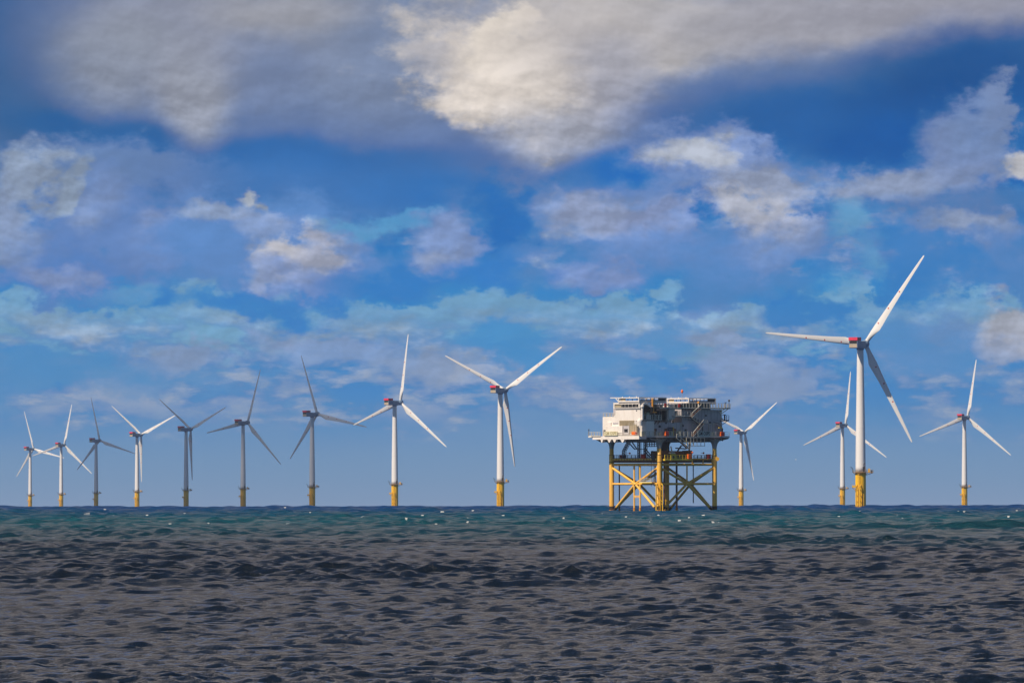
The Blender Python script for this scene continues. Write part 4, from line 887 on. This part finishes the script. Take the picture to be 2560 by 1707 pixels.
# roof frames
def frame(u0, u1, v0, v1, z0, z1):
    f = bpy.data.objects.new('roof_frame', None); put(f, sub)
    pbox('frame_floor', MTG, u0, u1, v0, v1, z0, z0+.12, f)
    bm = bmesh.new()
    for (a, b_) in (((u0, v0), (u0, v1)), ((u0, v0), (u1, v0)), ((u1, v0), (u1, v1)), ((u0, v1), (u1, v1))):
        beam(bm, (*a, z1-.12), (*b_, z1-.12), .26); beam(bm, (*a, z0+.24), (*b_, z0+.24), .3)
    for p in ((u0, v0), (u1, v0), (u0, v1), (u1, v1)): beam(bm, (*p, z0), (*p, z1), .3)
    part('frame_beams', bm, MTW, f)
    for u, v, du, dv in ((0, 1, 1, 0),): pass
    bm = bmesh.new()
    for i in range(1, 7): beam(bm, (u0+(u1-u0)*i/7, v0, z0), (u0+(u1-u0)*i/7, v0, z1-.2), .13)
    beam(bm, (u0, v0, z0+.72), (u1, v0, z0+.72), .12)
    for i in range(1, 6): beam(bm, (u0+(u1-u0)*i/6, v1, z0), (u0+(u1-u0)*i/6, v1, z1-.2), .13)
    part('frame_posts', bm, MDB, f)['kind'] = 'stuff'
    bm = bmesh.new(); box(bm, u0+.15, u1-.15, v0+.02, v0+.08, z0+.1, z0+.62); part('lower_panel', bm, MDB, f)
    bm = bmesh.new(); box(bm, u1-3.0, u1-.15, v0-.02, v0+.04, z0+.5, z1-.2); part('side_panel', bm, MDK, f)
    bm = bmesh.new(); box(bm, u0+.02, u0+.08, v0+.15, v1-.15, z0+.1, z0+.45); part('lower_panel', bm, MTW, f)
    bm = bmesh.new(); box(bm, u0+.3, u0+.36, v1-2.6, v1-.2, z0+.4, z1-.25); part('louvre_panel', bm, MTAN, f)
    for k in range(3):
        bm = bmesh.new(); ball(bm, (u0+.2, v0+(v1-v0)*(.15+.35*k), z1+.12), .16); part('roof_light', bm, MTW, f)
    return f
pbox('roof_slab', MTG, -7.7, 2.6, -.1, 12, 32.46, 32.56); pbox('roof_slab', MTG, 9.5, 23, .8, 12, 32.2, 32.4)
frame(-7.95, 2.5, -.25, vL(400), 32.58, 34.05)
frame(uR(1222), uR(1535), -.05, 9.6, 32.42, 33.95)
bm = bmesh.new(); box(bm, -8.0, -6.8, 8.9, vL(302), 33.85, 34.1); beam(bm, (-7.9, vL(360), 33.9), (-7.9, vL(395), 32.8), .18); part('roof_overhang', bm, MTW)
for X, w in ((1265, 26), (1350, 40), (1405, 26), (1490, 30), (915, 40)): pbox('roof_tank', MYB if w < 40 else MCRM, uR(X)-w/50, uR(X)+w/50, .1, 1.2, 32.45, 32.8, None, .1)
bm = bmesh.new(); tube(bm, (uR(1197), 2, 32.3), (uR(1197), 2, 35.3), .08, n=8); mst = part('signal_mast', bm, MTG)
bm = bmesh.new(); ball(bm, (uR(1197), 2, 35.9), .36, (1, 1, 1.6)); part('orange_lamp', bm, MOR3 if 'MOR3' in globals() else MORG, mst, True)
bm = bmesh.new(); tube(bm, (uR(1328), -.35, 31.0), (uR(1328), -.35, 32.4), .16, n=10); bp_ = part('lamp_post', bm, MTW)
bm = bmesh.new(); ball(bm, (uR(1328), -.35, 32.6), .34, (1, 1, 1.1)); part('orange_lamp', bm, MOR2, bp_, True)
bm = bmesh.new(); beam(bm, (uR(1705), .2, 31), (uR(1705), .2, 33.2), .14); ball(bm, (uR(1705), .2, 33.3), .32); beam(bm, (uR(1650), .2, 32.7), (uR(1680), .2, 32.7), .14); beam(bm, (uR(1664), .2, 31), (uR(1664), .2, 32.7), .12); part('antenna', bm, MDK)
bm = bmesh.new(); beam(bm, (uR(1690), 1.6, 27.4), (uR(1690), 1.6, 29.2), .2); beam(bm, (uR(1665), 1.6, 29.1), (uR(1700), 1.6, 29.1), .24); part('balcony_antenna', bm, MDB)

# ------------------------------------------------------------------ two gulls far out
MGUL = mat('gull_white', (.8, .8, .78), .7); MGUD = mat('gull_grey', (.12, .12, .13), .7)
def gull(px, py, D, lab, m, flap, head):
    bm = bmesh.new()
    prof = [(.01, -.30), (.05, -.22), (.085, -.05), (.09, .06), (.06, .17), (.05, .21), (.055, .26), (.03, .31), (.006, .36)]
    rings = [[bm.verts.new((r*math.cos(2*math.pi*i/10), y, r*.85*math.sin(2*math.pi*i/10))) for i in range(10)] for r, y in prof]
    for a, b_ in zip(rings, rings[1:]):
        for i in range(10): bm.faces.new([a[i], b_[i], b_[(i+1) % 10], a[(i+1) % 10]])
    for s_ in (-1, 1):
        w = [(0.03, .08, -.12), (.30, .13, -.07), (.62, -.02, -.12)]; z = (.03, .03+flap*.5, .03+flap*.3)
        prev_ = None
        for (x, a, b_), zz in zip(w, z):
            cur = [bm.verts.new((s_*x, yy, zz+dz)) for yy, dz in ((a, 0), ((a+b_)/2, .018), (b_, 0), ((a+b_)/2, -.008))]
            if prev_:
                for i in range(4): bm.faces.new([prev_[i], cur[i], cur[(i+1) % 4], prev_[(i+1) % 4]])
            prev_ = cur
        bm.faces.new(prev_)
    t0, t1 = (.045, -.29), (.09, -.42)
    prism(bm, [(-t0[0], t0[1], 0), (t0[0], t0[1], 0), (t1[0], t1[1], 0), (-t1[0], t1[1], 0)], (0, 0, .012))
    bmesh.ops.recalc_face_normals(bm, faces=bm.faces)
    o = new_mesh_obj('gull', bm, m, None, True)
    x = (px-1280)/F*D; o.location = (x, D, EYE+(1246-py)/F*D); o.rotation_euler = (0, R_(8), R_(head))
    o['label'] = lab; o['category'] = 'bird'; o['group'] = 'gulls in the distance'
gull(1989, 1150, 2600, 'tiny white gull low over the sea between substation and nearest turbine', MGUL, .3, -60)
gull(2296, 553, 2600, 'tiny dark gull high in the sky above the nearest turbine', MGUD, .2, 50)

# ------------------------------------------------------------------ haze over the sea
bm = bmesh.new(); box(bm, -14000, 14000, -1700, 16000, -45, 175)
hz = bpy.data.materials.new('sea_haze'); hz.use_nodes = True; t = hz.node_tree; t.nodes.clear()
pv = t.nodes.new('ShaderNodeVolumePrincipled'); pv.inputs['Color'].default_value = (.72, .84, 1, 1); pv.inputs['Density'].default_value = 2.1e-5; pv.inputs['Anisotropy'].default_value = .2
ou = t.nodes.new('ShaderNodeOutputMaterial'); t.links.new(pv.outputs[0], ou.inputs['Volume'])
ho = new_mesh_obj('haze', bm, hz); ho['kind'] = 'stuff'
